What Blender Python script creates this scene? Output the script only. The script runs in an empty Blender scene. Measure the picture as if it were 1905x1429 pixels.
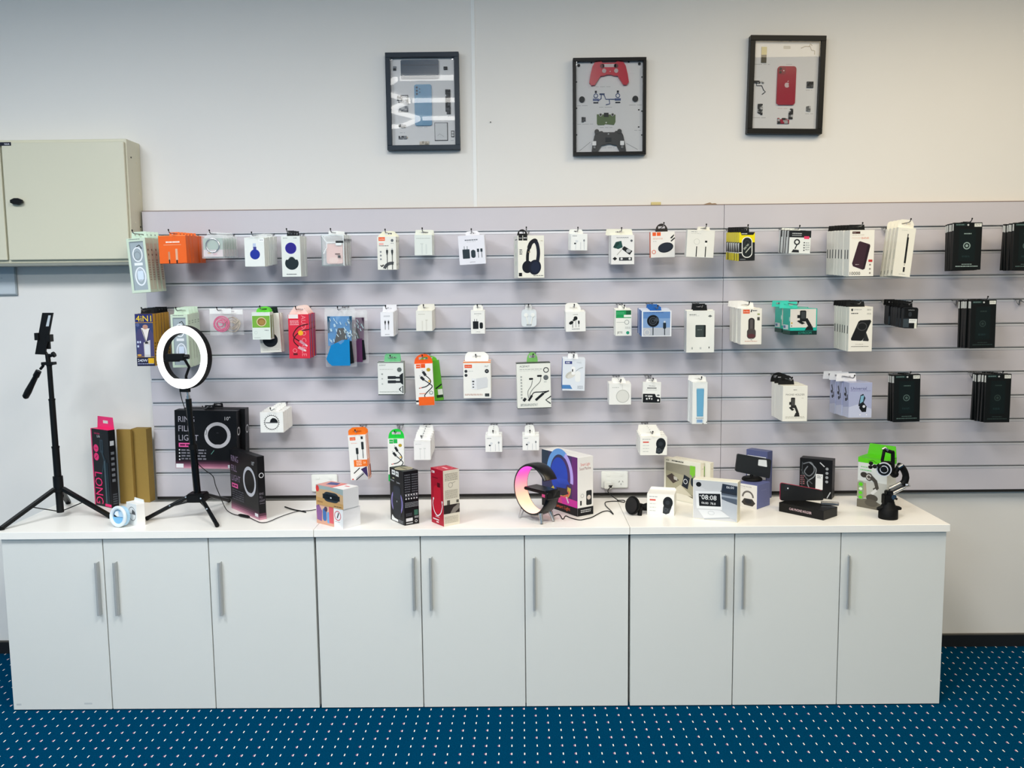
import bpy, bmesh, math, random
from mathutils import Vector, Matrix

random.seed(11)
SC = bpy.context.scene
COL = SC.collection
PI = math.pi

# ------------------------------------------------------------------ camera
CX, CD, CH = 1.5517, 3.6683, 1.5616
YAW, PITCH, ROLL, FPX = -0.0084, 0.1061, -0.0107, 1634.5
cy_, sy_, cp_, sp_ = math.cos(YAW), math.sin(YAW), math.cos(PITCH), math.sin(PITCH)
FWD = Vector((sy_ * cp_, cy_ * cp_, -sp_))
_r = Vector((cy_, -sy_, 0))
_u = _r.cross(FWD)
RGT = _r * math.cos(ROLL) + _u * math.sin(ROLL)
UPV = _u * math.cos(ROLL) - _r * math.sin(ROLL)
EYE = Vector((CX, -CD, CH))
cam = bpy.data.cameras.new('camera')
cam.sensor_width = 36.0
cam.lens = FPX / 1905.0 * 36.0
cam.clip_start = 0.05
co = bpy.data.objects.new('camera', cam)
COL.objects.link(co)
m3 = Matrix((RGT, UPV, -FWD)).transposed()
co.matrix_world = Matrix.Translation(EYE) @ m3.to_4x4()
SC.camera = co

# ------------------------------------------------------------------ light
SC.view_settings.view_transform = 'Standard'
SC.view_settings.look = 'None'
SC.view_settings.gamma = 1.0
SC.view_settings.use_curve_mapping = False
SC.view_settings.exposure = 0.0
SC.cycles.use_denoising = True
SC.cycles.max_bounces = 8
SC.cycles.diffuse_bounces = 4
SC.cycles.transparent_max_bounces = 12
SC.cycles.caustics_reflective = False
SC.cycles.caustics_refractive = False

W = bpy.data.worlds.new('daylight')
SC.world = W
W.use_nodes = True
bg = W.node_tree.nodes['Background']
bg.inputs[0].default_value = (0.50, 0.78, 1.0, 1)
bg.inputs[1].default_value = 0.44


def area(name, loc, target, sx, sy, power, col):
    l = bpy.data.lights.new(name, 'AREA')
    l.shape = 'RECTANGLE'
    l.size, l.size_y = sx, sy
    l.energy = power
    l.color = col
    o = bpy.data.objects.new(name, l)
    COL.objects.link(o)
    o.location = loc
    d = Vector(target) - Vector(loc)
    o.rotation_euler = d.to_track_quat('-Z', 'Y').to_euler()
    return o


# ceiling troffers of the shop (hung just under the ceiling) and the cooler shopfront daylight
area('entrance_troffer_cool', (-0.6, -5.3, 2.93), (-0.6, -5.3, 0), 1.2, 0.6, 84, (0.84, 0.94, 1.0))
area('entrance_troffer_mid', (1.5, -5.3, 2.93), (1.5, -5.3, 0), 1.2, 0.6, 80, (1.0, 0.98, 0.92))
area('entrance_troffer_warm', (3.6, -5.3, 2.93), (3.6, -5.3, 0), 1.2, 0.6, 55, (1.0, 0.84, 0.54))
area('ceiling_panel_cool', (-0.45, -2.2, 2.93), (-0.45, -2.2, 0), 1.0, 0.8, 62, (0.94, 0.97, 1.0))
area('ceiling_panel_mid', (1.57, -2.2, 2.93), (1.57, -2.2, 0), 0.7, 0.8, 44, (1.0, 0.97, 0.92))
area('ceiling_panel_warm', (3.4, -1.3, 2.93), (3.4, -1.3, 0), 1.9, 0.9, 33, (1.0, 0.83, 0.57))


# ------------------------------------------------------------------ materials
def lin(h):
    h = h.lstrip('#')
    if len(h) == 3:
        h = ''.join(c * 2 for c in h)
    out = []
    for i in (0, 2, 4):
        c = int(h[i:i + 2], 16) / 255
        out.append(c / 12.92 if c <= 0.04045 else ((c + 0.055) / 1.055) ** 2.4)
    return out + [1.0]


MATS = {}


def mat(h, rough=0.5, metal=0.0, alpha=1.0, emit=0.0, spec=0.5, grain=0.04, gscale=40.0):
    key = (h, rough, metal, alpha, emit, spec, grain, gscale)
    if key in MATS:
        return MATS[key]
    m = bpy.data.materials.new('surface_' + h.lstrip('#'))
    m.use_nodes = True
    nt = m.node_tree
    b = nt.nodes['Principled BSDF']
    c = lin(h)
    b.inputs['Roughness'].default_value = rough
    b.inputs['Metallic'].default_value = metal
    b.inputs['Specular IOR Level'].default_value = spec
    if alpha < 1:
        b.inputs['Alpha'].default_value = alpha
    if grain > 0 and emit == 0:
        tc = nt.nodes.new('ShaderNodeTexCoord')
        nz = nt.nodes.new('ShaderNodeTexNoise')
        nz.inputs['Scale'].default_value = gscale
        nt.links.new(tc.outputs['Object'], nz.inputs['Vector'])
        mx = nt.nodes.new('ShaderNodeMix')
        mx.data_type = 'RGBA'
        mx.inputs[6].default_value = [max(0, x * (1 - grain)) for x in c[:3]] + [1]
        mx.inputs[7].default_value = [min(1, x * (1 + grain)) for x in c[:3]] + [1]
        nt.links.new(nz.outputs[0], mx.inputs[0])
        nt.links.new(mx.outputs[2], b.inputs['Base Color'])
    else:
        b.inputs['Base Color'].default_value = c
    if emit:
        b.inputs['Emission Color'].default_value = c
        b.inputs['Emission Strength'].default_value = emit
    MATS[key] = m
    return m


def M(h):
    """a printed-paper colour, or an already made material"""
    if not isinstance(h, str):
        return h
    return mat(h, 0.42, 0, 1, 0, 0.25, 0.0)


CHROME = mat('#c9c9cc', 0.18, 1.0, grain=0.02)
STEEL = mat('#8d8f93', 0.3, 1.0, grain=0.03)
ALU = mat('#d2d2d4', 0.28, 1.0, grain=0.02)
BLK = mat('#08090b', 0.45, spec=.25)
BLKG = mat('#07080a', 0.25, spec=.3)
RUBBER = mat('#060708', 0.6, spec=.2)
WHT = mat('#eceeea', 0.45, grain=0.01)
FILM = mat('#f7f8f8', 0.1, 0, 0.12, grain=0)
FILM2 = mat('#f1f4f4', 0.12, 0, 0.24, grain=0)
PAPER = '#eef0ea'


# ------------------------------------------------------------------ mesh builder
def text_mesh(body, cache={}):
    if body in cache:
        return cache[body]
    cu = bpy.data.curves.new('lettering', 'FONT')
    cu.body = body
    cu.resolution_u = 2
    ob = bpy.data.objects.new('lettering', cu)
    me = ob.to_mesh()
    vs = [(v.co.x, v.co.y) for v in me.vertices]
    fs = [tuple(p.vertices) for p in me.polygons]
    ob.to_mesh_clear()
    bpy.data.objects.remove(ob)
    bpy.data.curves.remove(cu)
    if not vs:
        vs, fs = [(0, 0), (0.1, 0), (0, 0.1)], [(0, 1, 2)]
    x0 = min(v[0] for v in vs)
    x1 = max(v[0] for v in vs)
    cap = 0.70
    cache[body] = ([((x - x0) / cap, y / cap) for x, y in vs], fs, (x1 - x0) / cap)
    return cache[body]


FINE = {'LIGHTNING', 'Anti-lost tracker', 'Nano Sim Cutter Kit', 'USB-C Cable', 'USB-C Adapter', '20W USB-C Power Adapter', 'Power Adapter', 'Travel Adapter', 'MAGNETIC', 'Phone Bracket',
        'Display Adapter', 'TEMPERED', 'GLASS SCREEN PROTECTOR', 'HIGH QUALITY', 'SUPER S5', 'BZ18', '36H MUSIC', 'ES69', 'Ultra Light', 'MUSIC', 'SPEAKER', 'PD FAST', 'Yesido', 'APPLE WATCH',
        'Motorcycle', 'Phone Holder', 'BS49', 'JR-W050', 'DIMMABLE', 'EarPods', 'BEY', 'BEYOND', 'TYPE-C', 'PHONE LANYARD', 'AKG EARPHONES', '3 in 1', 'Wireless Charger', 'hoco'}


class MB:
    def __init__(s):
        s.v, s.f, s.mi, s.sm, s.mats = [], [], [], [], []
        s.T = None

    def midx(s, m):
        m = M(m)
        if m not in s.mats:
            s.mats.append(m)
        return s.mats.index(m)

    def add(s, vs, fs, m, smooth=False):
        o = len(s.v)
        k = s.midx(m)
        for p in vs:
            p = Vector(p)
            s.v.append(s.T @ p if s.T else p)
        for f in fs:
            s.f.append([o + i for i in f])
            s.mi.append(k)
            s.sm.append(smooth)

    def box(s, x0, x1, y0, y1, z0, z1, m, b=0.0):
        if b > 0:
            bm = bmesh.new()
            bmesh.ops.create_cube(bm, size=1.0)
            for v in bm.verts:
                v.co = Vector(((x0 + x1) / 2 + v.co.x * (x1 - x0), (y0 + y1) / 2 + v.co.y * (y1 - y0), (z0 + z1) / 2 + v.co.z * (z1 - z0)))
            bmesh.ops.bevel(bm, geom=list(bm.edges), offset=b, segments=1 if b < 0.003 else 2, affect='EDGES')
            bm.verts.index_update()
            s.add([v.co.copy() for v in bm.verts], [[v.index for v in f.verts] for f in bm.faces], m)
            bm.free()
            return
        s.add([(x0, y0, z0), (x1, y0, z0), (x1, y1, z0), (x0, y1, z0), (x0, y0, z1), (x1, y0, z1), (x1, y1, z1), (x0, y1, z1)],
              [(0, 3, 2, 1), (4, 5, 6, 7), (0, 1, 5, 4), (1, 2, 6, 5), (2, 3, 7, 6), (3, 0, 4, 7)], m)

    def prism(s, poly, y0, y1, m, smooth=False, side=None):
        """outline (x, z) given anticlockwise seen from the front, y0 front, y1 back"""
        n = len(poly)
        vs = [(x, y0, z) for x, z in poly] + [(x, y1, z) for x, z in poly]
        s.add(vs, [list(range(n)), list(range(2 * n - 1, n - 1, -1))], m)
        s.add(vs, [(i, i + n, (i + 1) % n + n, (i + 1) % n) for i in range(n)], side or m, smooth)

    def zprism(s, poly, z0, z1, m, smooth=False):
        n = len(poly)
        vs = [(x, y, z0) for x, y in poly] + [(x, y, z1) for x, y in poly]
        s.add(vs, [list(range(n - 1, -1, -1)), list(range(n, 2 * n))], m)
        s.add(vs, [(i, (i + 1) % n, (i + 1) % n + n, i + n) for i in range(n)], m, smooth)

    def tube(s, pts, r, m, n=8, closed=False):
        pts = [Vector(p) for p in pts]
        k = len(pts)
        rs = r if isinstance(r, (list, tuple)) else [r] * k
        vs, prev = [], None
        for i, p in enumerate(pts):
            if closed:
                t = pts[(i + 1) % k] - pts[i - 1]
            else:
                t = pts[min(i + 1, k - 1)] - pts[max(i - 1, 0)]
            t = t.normalized() if t.length > 1e-9 else Vector((0, 0, 1))
            if prev is None:
                a = Vector((0, 0, 1)) if abs(t.z) < 0.9 else Vector((1, 0, 0))
                nrm = t.cross(a).normalized()
            else:
                nrm = (prev - t * prev.dot(t))
                nrm = nrm.normalized() if nrm.length > 1e-6 else t.orthogonal().normalized()
            prev = nrm
            b = t.cross(nrm)
            for j in range(n):
                a = 2 * PI * j / n
                vs.append(p + (nrm * math.cos(a) + b * math.sin(a)) * rs[i])
        fs = []
        for i in range(k if closed else k - 1):
            i2 = (i + 1) % k
            for j in range(n):
                j2 = (j + 1) % n
                fs.append((i * n + j, i * n + j2, i2 * n + j2, i2 * n + j))
        s.add(vs, fs, m, True)
        if not closed:
            s.add(vs[:n], [list(range(n - 1, -1, -1))], m)
            s.add(vs[-n:], [list(range(n))], m)

    def cyl(s, p0, p1, r0, m, r1=None, n=20):
        s.tube([p0, p1], [r0, r0 if r1 is None else r1], m, n)

    def lathe(s, prof, m, n=28, c=(0, 0)):
        """profile (r, z) turned about a vertical axis"""
        vs = []
        for r, z in prof:
            for j in range(n):
                a = 2 * PI * j / n
                vs.append((c[0] + r * math.cos(a), c[1] + r * math.sin(a), z))
        fs = []
        for i in range(len(prof) - 1):
            for j in range(n):
                j2 = (j + 1) % n
                fs.append((i * n + j, i * n + j2, (i + 1) * n + j2, (i + 1) * n + j))
        s.add(vs, fs, m, True)
        s.add(vs[:n], [list(range(n - 1, -1, -1))], m)
        s.add(vs[-n:], [list(range(n))], m)

    # printed artwork on a flat face: O top-left corner, U to the right, V down
    def art(s, O, U, V, N, items, lift=0.00007):
        O, U, V, N = Vector(O), Vector(U), Vector(V), Vector(N).normalized()
        du, dv = U.length, V.length
        e = [0]

        def P(u, v):
            return O + U * u + V * v + N * (lift * e[0])

        def poly(pts, c):
            s.add([P(u, v) for u, v in pts], [list(range(len(pts)))], c)

        def stroke(pts, w, c):
            h = w * du / 2
            q = [Vector((u * du, v * dv)) for u, v in pts]
            L, R = [], []
            for i in range(len(q)):
                t = q[min(i + 1, len(q) - 1)] - q[max(i - 1, 0)]
                t = t.normalized() if t.length > 1e-9 else Vector((1, 0))
                nn = Vector((-t.y, t.x)) * h
                L.append(q[i] + nn)
                R.append(q[i] - nn)
            for i in range(len(q) - 1):
                poly([(a.x / du, a.y / dv) for a in (L[i], L[i + 1], R[i + 1], R[i])], c)

        for it in items:
            e[0] += 1
            k = it[0]
            if k == 'r':
                _, a, b, c_, d, col = it
                poly([(a, b), (c_, b), (c_, d), (a, d)], col)
            elif k == 'rr':
                _, a, b, c_, d, rad, col = it
                pts = []
                rv = rad * du / dv
                for cx, cy, a0 in ((c_ - rad, b + rv, -90), (c_ - rad, d - rv, 0), (a + rad, d - rv, 90), (a + rad, b + rv, 180)):
                    for q in range(6):
                        an = math.radians(a0 + 18 * q)
                        pts.append((cx + rad * math.cos(an), cy + rv * math.sin(an)))
                poly(pts, col)
            elif k == 'e':
                _, u, v, ru, rv, col = it[:6]
                rot = math.radians(it[6]) if len(it) > 6 else 0
                pts = []
                for q in range(28):
                    an = 2 * PI * q / 28
                    x, y = ru * math.cos(an), rv * math.sin(an)
                    x, y = x * math.cos(rot) - y * math.sin(rot), x * math.sin(rot) + y * math.cos(rot)
                    pts.append((u + x, v + y * du / dv))
                poly(pts, col)
            elif k == 'o':
                _, u, v, r, w, col = it[:6]
                ry = it[6] if len(it) > 6 else r
                a0, a1 = (it[7], it[8]) if len(it) > 8 else (0, 360)
                pts = [(u + r * math.cos(math.radians(a0 + (a1 - a0) * q / 36)), v + ry * du / dv * math.sin(math.radians(a0 + (a1 - a0) * q / 36))) for q in range(37)]
                stroke(pts, w, col)
            elif k == 'p':
                poly(it[1], it[2])
            elif k == 'l':
                stroke(it[1], it[2], it[3])
            elif k == 'c':                                   # smooth curve through points
                pts = it[1]
                out = []
                for i in range(len(pts) - 1):
                    p0, p1, p2, p3 = pts[max(i - 1, 0)], pts[i], pts[i + 1], pts[min(i + 2, len(pts) - 1)]
                    for q in range(6):
                        t = q / 6
                        out.append(tuple(0.5 * ((2 * p1[a]) + (-p0[a] + p2[a]) * t + (2 * p0[a] - 5 * p1[a] + 4 * p2[a] - p3[a]) * t * t + (-p0[a] + 3 * p1[a] - 3 * p2[a] + p3[a]) * t ** 3) for a in (0, 1)))
                stroke(out + [pts[-1]], it[2], it[3])
            elif k in 'tv':                                  # lettering; 'v' runs down the face
                _, u, v, h, txt, col = it[:6]
                al = it[6] if len(it) > 6 else 'l'
                mw = it[7] if len(it) > 7 else None
                vs, fs, wd = text_mesh(txt)
                if txt in FINE:                              # illegible at this size in the photograph: a broken line
                    H = h * dv
                    wl = (min(H, mw * du / wd) if mw else H) * wd / du
                    a = u - {'l': 0, 'c': wl / 2, 'r': wl}[al]
                    x = a
                    while x < a + wl - 0.01:
                        x2 = min(x + random.uniform(0.03, 0.09), a + wl)
                        poly([(x, v + h * .15), (x2, v + h * .15), (x2, v + h * .85), (x, v + h * .85)], col)
                        x = x2 + 0.012
                elif k == 't':
                    H = h * dv
                    sx = H if mw is None else min(H, mw * du / wd)
                    off = {'l': 0, 'c': -wd * sx / 2, 'r': -wd * sx}[al]
                    s.add([P(u + (off + x * sx) / du, v + (H - y * H) / dv) for x, y in vs], fs, col)
                else:
                    H = h * du
                    sx = H if mw is None else mw * dv / wd
                    s.add([P(u + y * H / du, v + x * sx / dv) for x, y in vs], fs, col)
            elif k == 'g':                                   # fine print too small to read
                _, a, b, c_, d, col, rows = it
                rh = (d - b) / rows
                for q in range(rows):
                    x = a
                    while x < c_ - 0.01:
                        w = random.uniform(0.04, 0.12)
                        x2 = min(x + w, c_)
                        y = b + rh * q
                        poly([(x, y), (x2, y), (x2, y + rh * 0.5), (x, y + rh * 0.5)], col)
                        x = x2 + 0.018
                    if random.random() < 0.1:
                        pass

    def build(s, name, parent=None, loc=None, rot=None):
        me = bpy.data.meshes.new(name)
        me.from_pydata(s.v, [], s.f)
        for m in s.mats:
            me.materials.append(m)
        me.polygons.foreach_set('material_index', s.mi)
        me.polygons.foreach_set('use_smooth', s.sm)
        me.update()
        o = bpy.data.objects.new(name, me)
        COL.objects.link(o)
        if parent:
            o.parent = parent
        if loc is not None:
            o.location = loc
        if rot is not None:
            o.rotation_euler = rot
        return o


def tag(o, label, cat, group=None, kind=None):
    o['label'] = label
    o['category'] = cat
    if group:
        o['group'] = group
    if kind:
        o['kind'] = kind
    return o


def thing(name, label, cat, loc=(0, 0, 0), rot=(0, 0, 0), group=None):
    o = bpy.data.objects.new(name, None)
    o.empty_display_size = 0.02
    COL.objects.link(o)
    o.location = loc
    o.rotation_euler = rot
    return tag(o, label, cat, group)


def struct(name, mb):
    o = mb.build(name)
    o['kind'] = 'structure'
    return o


# a pixel of the photograph -> the point of a given plane it shows
def ray(x, y):
    return FWD + RGT * ((x - 952.5) / FPX) - UPV * ((y - 714.5) / FPX)


def onY(x, y, Y):
    d = ray(x, y)
    return EYE + d * ((Y + CD) / d.y)


def onZ(x, y, Z):
    d = ray(x, y)
    return EYE + d * ((Z - CH) / d.z)


# ------------------------------------------------------------------ the room
ZTOP, WALLY = 1.9017, 0.036
CT, CTF, CTB = 0.6946, -0.5216, -0.0636      # worktop height, front, back


def wall_material():
    m = mat('#e9e7e3', 0.6, spec=0.3, grain=0.015, gscale=3)
    return m


WALLM = wall_material()
b = MB()
b.box(-3.2, 6.2, WALLY, WALLY + 0.1, 0, 3.0, WALLM)
struct('wall_back', b)
b = MB()
b.box(6.2, 6.3, -6.5, WALLY + 0.1, 0, 3.0, mat('#d8cdbd', 0.6, grain=0.02, gscale=3))
struct('wall_right', b)
b = MB()
b.box(-3.2, 6.3, -6.5, WALLY + 0.1, 3.0, 3.1, mat('#d4d4d2', 0.7, grain=0.02, gscale=3))
struct('ceiling', b)

# carpet: woven blue with a grid of small pale flecks
cm = bpy.data.materials.new('blue_fleck_carpet')
cm.use_nodes = True
nt = cm.node_tree
bs = nt.nodes['Principled BSDF']
bs.inputs['Roughness'].default_value = 0.95
bs.inputs['Specular IOR Level'].default_value = 0.0


def nd(t, **k):
    n = nt.nodes.new(t)
    for a, v in k.items():
        setattr(n, a, v)
    return n


def mth(op, a, b_=None):
    n = nd('ShaderNodeMath', operation=op)
    for i, x in enumerate((a, b_)):
        if x is None:
            continue
        if isinstance(x, (int, float)):
            n.inputs[i].default_value = x
        else:
            nt.links.new(x, n.inputs[i])
    return n.outputs[0]


tc = nd('ShaderNodeTexCoord')
sep = nd('ShaderNodeSeparateXYZ')
nt.links.new(tc.outputs['Object'], sep.inputs[0])
PX, PY = 0.04365, 0.0537
fx = mth('DIVIDE', mth('SUBTRACT', sep.outputs[0], 1.4266 - PX / 2), PX)
fy = mth('DIVIDE', mth('SUBTRACT', sep.outputs[1], -0.519 - PY / 2), PY)
cell = nd('ShaderNodeCombineXYZ')
nt.links.new(mth('FLOOR', fx), cell.inputs[0])
nt.links.new(mth('FLOOR', fy), cell.inputs[1])
wn = nd('ShaderNodeTexWhiteNoise', noise_dimensions='2D')
nt.links.new(cell.outputs[0], wn.inputs['Vector'])
ax = mth('MULTIPLY', mth('ABSOLUTE', mth('SUBTRACT', mth('FRACT', fx), 0.5)), PX)
ay = mth('MULTIPLY', mth('ABSOLUTE', mth('SUBTRACT', mth('FRACT', fy), 0.5)), PY)
inx = mth('LESS_THAN', ax, 0.0018)
iny = mth('LESS_THAN', ay, 0.0070)
fleck = mth('MULTIPLY', inx, iny)
ax2 = mth('ABSOLUTE', mth('ADD', mth('MULTIPLY', mth('SUBTRACT', mth('FRACT', fx), 0.5), PX), 0.004))
pink = mth('MULTIPLY', mth('MULTIPLY', mth('LESS_THAN', ax2, 0.0016), mth('LESS_THAN', ay, 0.005)), mth('GREATER_THAN', wn.outputs[0], 0.55))
nz = nd('ShaderNodeTexNoise')
nz.inputs['Scale'].default_value = 260
nz.inputs['Detail'].default_value = 3
nt.links.new(tc.outputs['Object'], nz.inputs['Vector'])
base = nd('ShaderNodeMix', data_type='RGBA')
base.inputs[6].default_value = lin('#001f36')
base.inputs[7].default_value = lin('#014a70')
nt.links.new(nz.outputs[0], base.inputs[0])
m1 = nd('ShaderNodeMix', data_type='RGBA')
m1.inputs[7].default_value = lin('#8a5a78')
nt.links.new(base.outputs[2], m1.inputs[6])
nt.links.new(pink, m1.inputs[0])
fc = nd('ShaderNodeMix', data_type='RGBA')
fc.inputs[6].default_value = lin('#f6efe4')
fc.inputs[7].default_value = lin('#e6d2d8')
nt.links.new(wn.outputs[0], fc.inputs[0])
m2 = nd('ShaderNodeMix', data_type='RGBA')
nt.links.new(m1.outputs[2], m2.inputs[6])
nt.links.new(fc.outputs[2], m2.inputs[7])
nt.links.new(fleck, m2.inputs[0])
nt.links.new(m2.outputs[2], bs.inputs['Base Color'])
bp = nd('ShaderNodeBump')
bp.inputs['Strength'].default_value = 0.4
bp.inputs['Distance'].default_value = 0.002
nt.links.new(nz.outputs[0], bp.inputs['Height'])
nt.links.new(bp.outputs[0], bs.inputs['Normal'])
b = MB()
b.box(-3.2, 6.3, -6.5, WALLY + 0.1, -0.08, 0, cm)
struct('floor', b)

# black skirting with a pale top lip
b = MB()
b.box(-3.2, 6.2, WALLY - 0.012, WALLY, 0, 0.052, mat('#15171a', 0.5))
b.box(-3.2, 6.2, WALLY - 0.014, WALLY, 0.052, 0.056, mat('#4a4742', 0.6))
struct('baseboard_back', b)
# narrow joint cover between two wall boards
sx = onY(882, 200, WALLY).x
b = MB()
b.box(sx - 0.007, sx + 0.007, WALLY - 0.003, WALLY, ZTOP, 3.0, mat('#eff1f0', 0.5, grain=0.01))
struct('trim_1', b)

# ------------------------------------------------------------------ slatwall panels
SLAT = mat('#cdc9d0', 0.34, spec=0.4, grain=0.015, gscale=6)
LIP = mat('#e2e1e6', .32, .35, grain=0.02)
GRO = mat('#55504e', 0.6)


def slat_panel(x0, x1, label):
    r = thing('slatwall', label, 'slatwall', ((x0 + x1) / 2, 0, ZTOP - 1.2), group=None)
    h = (x1 - x0) / 2 - 0.0008
    b = MB()
    b.box(-h, h, 0.010, .018, 0, 1.2, GRO)
    for k in range(12):                                  # twelve boards with a groove between each pair
        z1 = 1.2 - 0.1 * k - (0.0075 if k else 0)
        z0 = 1.2 - 0.1 * (k + 1) + (0.0075 if k < 11 else 0)
        b.box(-h, h, 0, 0.0105, z0, z1, SLAT, 0.0008)
    b.build('slat_board', r)
    for u in (-.8, -.27, .27, .8):
        b = MB()
        b.box(u * h - .02, u * h + .02, .0181, WALLY - .0003, .05, 1.17, mat('#6b5a45', .7))
        b.build('batten', r)
    b = MB()
    b.box(-h, h, -0.001, WALLY - .0004, 1.2, 1.2025, mat('#8a7468', 0.6))
    b.build('top_edging', r)
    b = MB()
    b.box(-h, h, .002, WALLY - .0004, -.011, -.0004, mat('#1a1715', .6))  # near-black strip added to paint the shadow gap below the panel
    b.build('bottom_shadow_strip', r)
    for k in range(1, 12):
        z = 1.2 - 0.1 * k
        b = MB()                                        # aluminium channel lining the groove
        for (za, zb) in ((z + 0.0054, z + 0.0075), (z - 0.0075, z - 0.0002)):
            b.box(-h, h, -0.0012, 0.0095, za, zb, LIP)
        b.box(-h, h, 0.0085, 0.0098, z - 0.0002, z + 0.0054, STEEL)
        b.build('metal_insert', r)
    return r


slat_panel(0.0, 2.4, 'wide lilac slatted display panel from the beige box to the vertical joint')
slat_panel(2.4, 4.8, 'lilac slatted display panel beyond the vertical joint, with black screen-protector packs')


# ------------------------------------------------------------------ hanging goods
ORD = ['foremost', 'second', 'third', 'fourth', 'fifth', 'sixth', 'seventh', 'eighth', 'ninth', 'tenth']


def groove(k):
    return ZTOP - 0.1 * k + 0.001


def hook(X, k, L, z1, label, dx=0.0):
    """chrome wire hook: two legs into the groove, a cross bar, one prong with a raised tip"""
    z0 = groove(k)
    r = thing('slatwall_hook', label, 'hook', (X, 0, z0), group='chrome hooks on the slatwall')
    b = MB()
    for s in (-1, 1):
        b.tube([(s * 0.013, 0.0065, 0.000), (s * 0.013, -0.004, 0.000), (s * 0.011, -0.008, -0.006), (s * 0.002, -0.012, -0.022)], 0.0017, STEEL, 6)
    b.tube([(-0.013, -0.0035, 0), (0.013, -0.0035, 0)], 0.0016, STEEL, 6)
    b.build('bracket', r)
    b = MB()
    dz = z1 - z0
    b.tube([(0, -0.012, -0.024), (0, -0.013, -0.008), (0, -0.018, 0.0), (dx * 0.5, -L * 0.5, dz * 0.5), (dx, -L, dz), (dx, -L - 0.012, dz + 0.004), (dx, -L - 0.017, dz + 0.012)], 0.0021, STEEL, 7)
    b.build('prong', r)
    b = MB()
    b.tube([(dx, -L - 0.0155, dz + 0.010), (dx, -L - 0.0178, dz + 0.0138)], 0.0027, BLK, 7)
    b.build('tip', r)
    return r


def rr_poly(x0, x1, z0, z1, r, n=5, corners=(1, 1, 1, 1)):
    """rounded rectangle, anticlockwise from the lower left; corners = ll, lr, ur, ul"""
    pts = []
    for (cx, cz, a0, on, px, pz) in ((x0 + r, z0 + r, 180, corners[0], x0, z0), (x1 - r, z0 + r, 270, corners[1], x1, z0),
                                     (x1 - r, z1 - r, 0, corners[2], x1, z1), (x0 + r, z1 - r, 90, corners[3], x0, z1)):
        if on and r > 0:
            for q in range(n + 1):
                a = math.radians(a0 + 90 * q / n)
                pts.append((cx + r * math.cos(a), cz + r * math.sin(a)))
        else:
            pts.append((px, pz))
    return pts


def tab_mesh(kind, x0, x1, h, col, y0, y1, bodyw):
    """card tab above a box, with its slot"""
    b = MB()
    w = x1 - x0
    xc = (x0 + x1) / 2
    sl = min(w * 0.28, 0.018)
    s0, s1 = h * 0.42, h * 0.68
    if kind in ('rect', 'round'):
        r = 0.004 if kind == 'rect' else min(w, h) * 0.45
        b.prism([(x0, 0), (xc - sl, 0), (xc - sl, h)] + rr_poly(x0, xc, 0, h, r)[-6:][0:6] if kind == 'round' else [(x0, 0), (xc - sl, 0), (xc - sl, h), (x0 + w * 0.05, h)], y0, y1, col)
        b.prism([(xc + sl, 0), (x1, 0)] + ([(x1, h * 0.5), (x1 - w * 0.1, h * 0.85), (x1 - w * 0.2, h)] if kind == 'round' else [(x1 - w * 0.05, h)]) + [(xc + sl, h)], y0, y1, col)
        b.prism([(xc - sl, 0), (xc + sl, 0), (xc + sl, s0), (xc - sl, s0)], y0, y1, col)
        b.prism([(xc - sl, s1), (xc + sl, s1), (xc + sl, h), (xc - sl, h)], y0, y1, col)
    elif kind == 'dome':
        # half round with a slot cut through it
        def zt(x):
            t = max(0.0, 1 - ((x - xc) / (w / 2)) ** 2)
            return h * (0.12 + 0.88 * math.sqrt(t))
        for (xa, xb, lo) in ((x0, xc - sl, 0), (xc + sl, x1, 0), (xc - sl, xc + sl, s1)):
            xs = [xb + (xa - xb) * q / 8 for q in range(9)]
            b.prism([(xa, lo), (xb, lo)] + [(x, zt(x)) for x in xs], y0, y1, col)
        b.prism([(xc - sl, 0), (xc + sl, 0), (xc + sl, s0), (xc - sl, s0)], y0, y1, col)
    elif kind == 'hex':
        def zh(x):
            t = abs(x - xc) / (w / 2)
            return h if t < 0.45 else h * (1 - 0.85 * (t - 0.45) / 0.55)
        for (xa, xb, lo) in ((x0, xc - sl, 0), (xc + sl, x1, 0), (xc - sl, xc + sl, s1)):
            xs = [xb, xb + (xa - xb) * 0.25, xb + (xa - xb) * 0.5, xa]
            b.prism([(xa, lo), (xb, lo)] + [(x, zh(x)) for x in xs], y0, y1, col)
        b.prism([(xc - sl, 0), (xc + sl, 0), (xc + sl, s0), (xc - sl, s0)], y0, y1, col)
    return b, s1


def face_rect(px, d):
    x0, y0, x1, y1 = px
    xm, ym = (x0 + x1) / 2, (y0 + y1) / 2
    a, c = onY(x0, ym, -d), onY(x1, ym, -d)
    t, u = onY(xm, y0, -d), onY(xm, y1, -d)
    return (a.x + c.x) / 2, t.z, c.x - a.x, t.z - u.z


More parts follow.
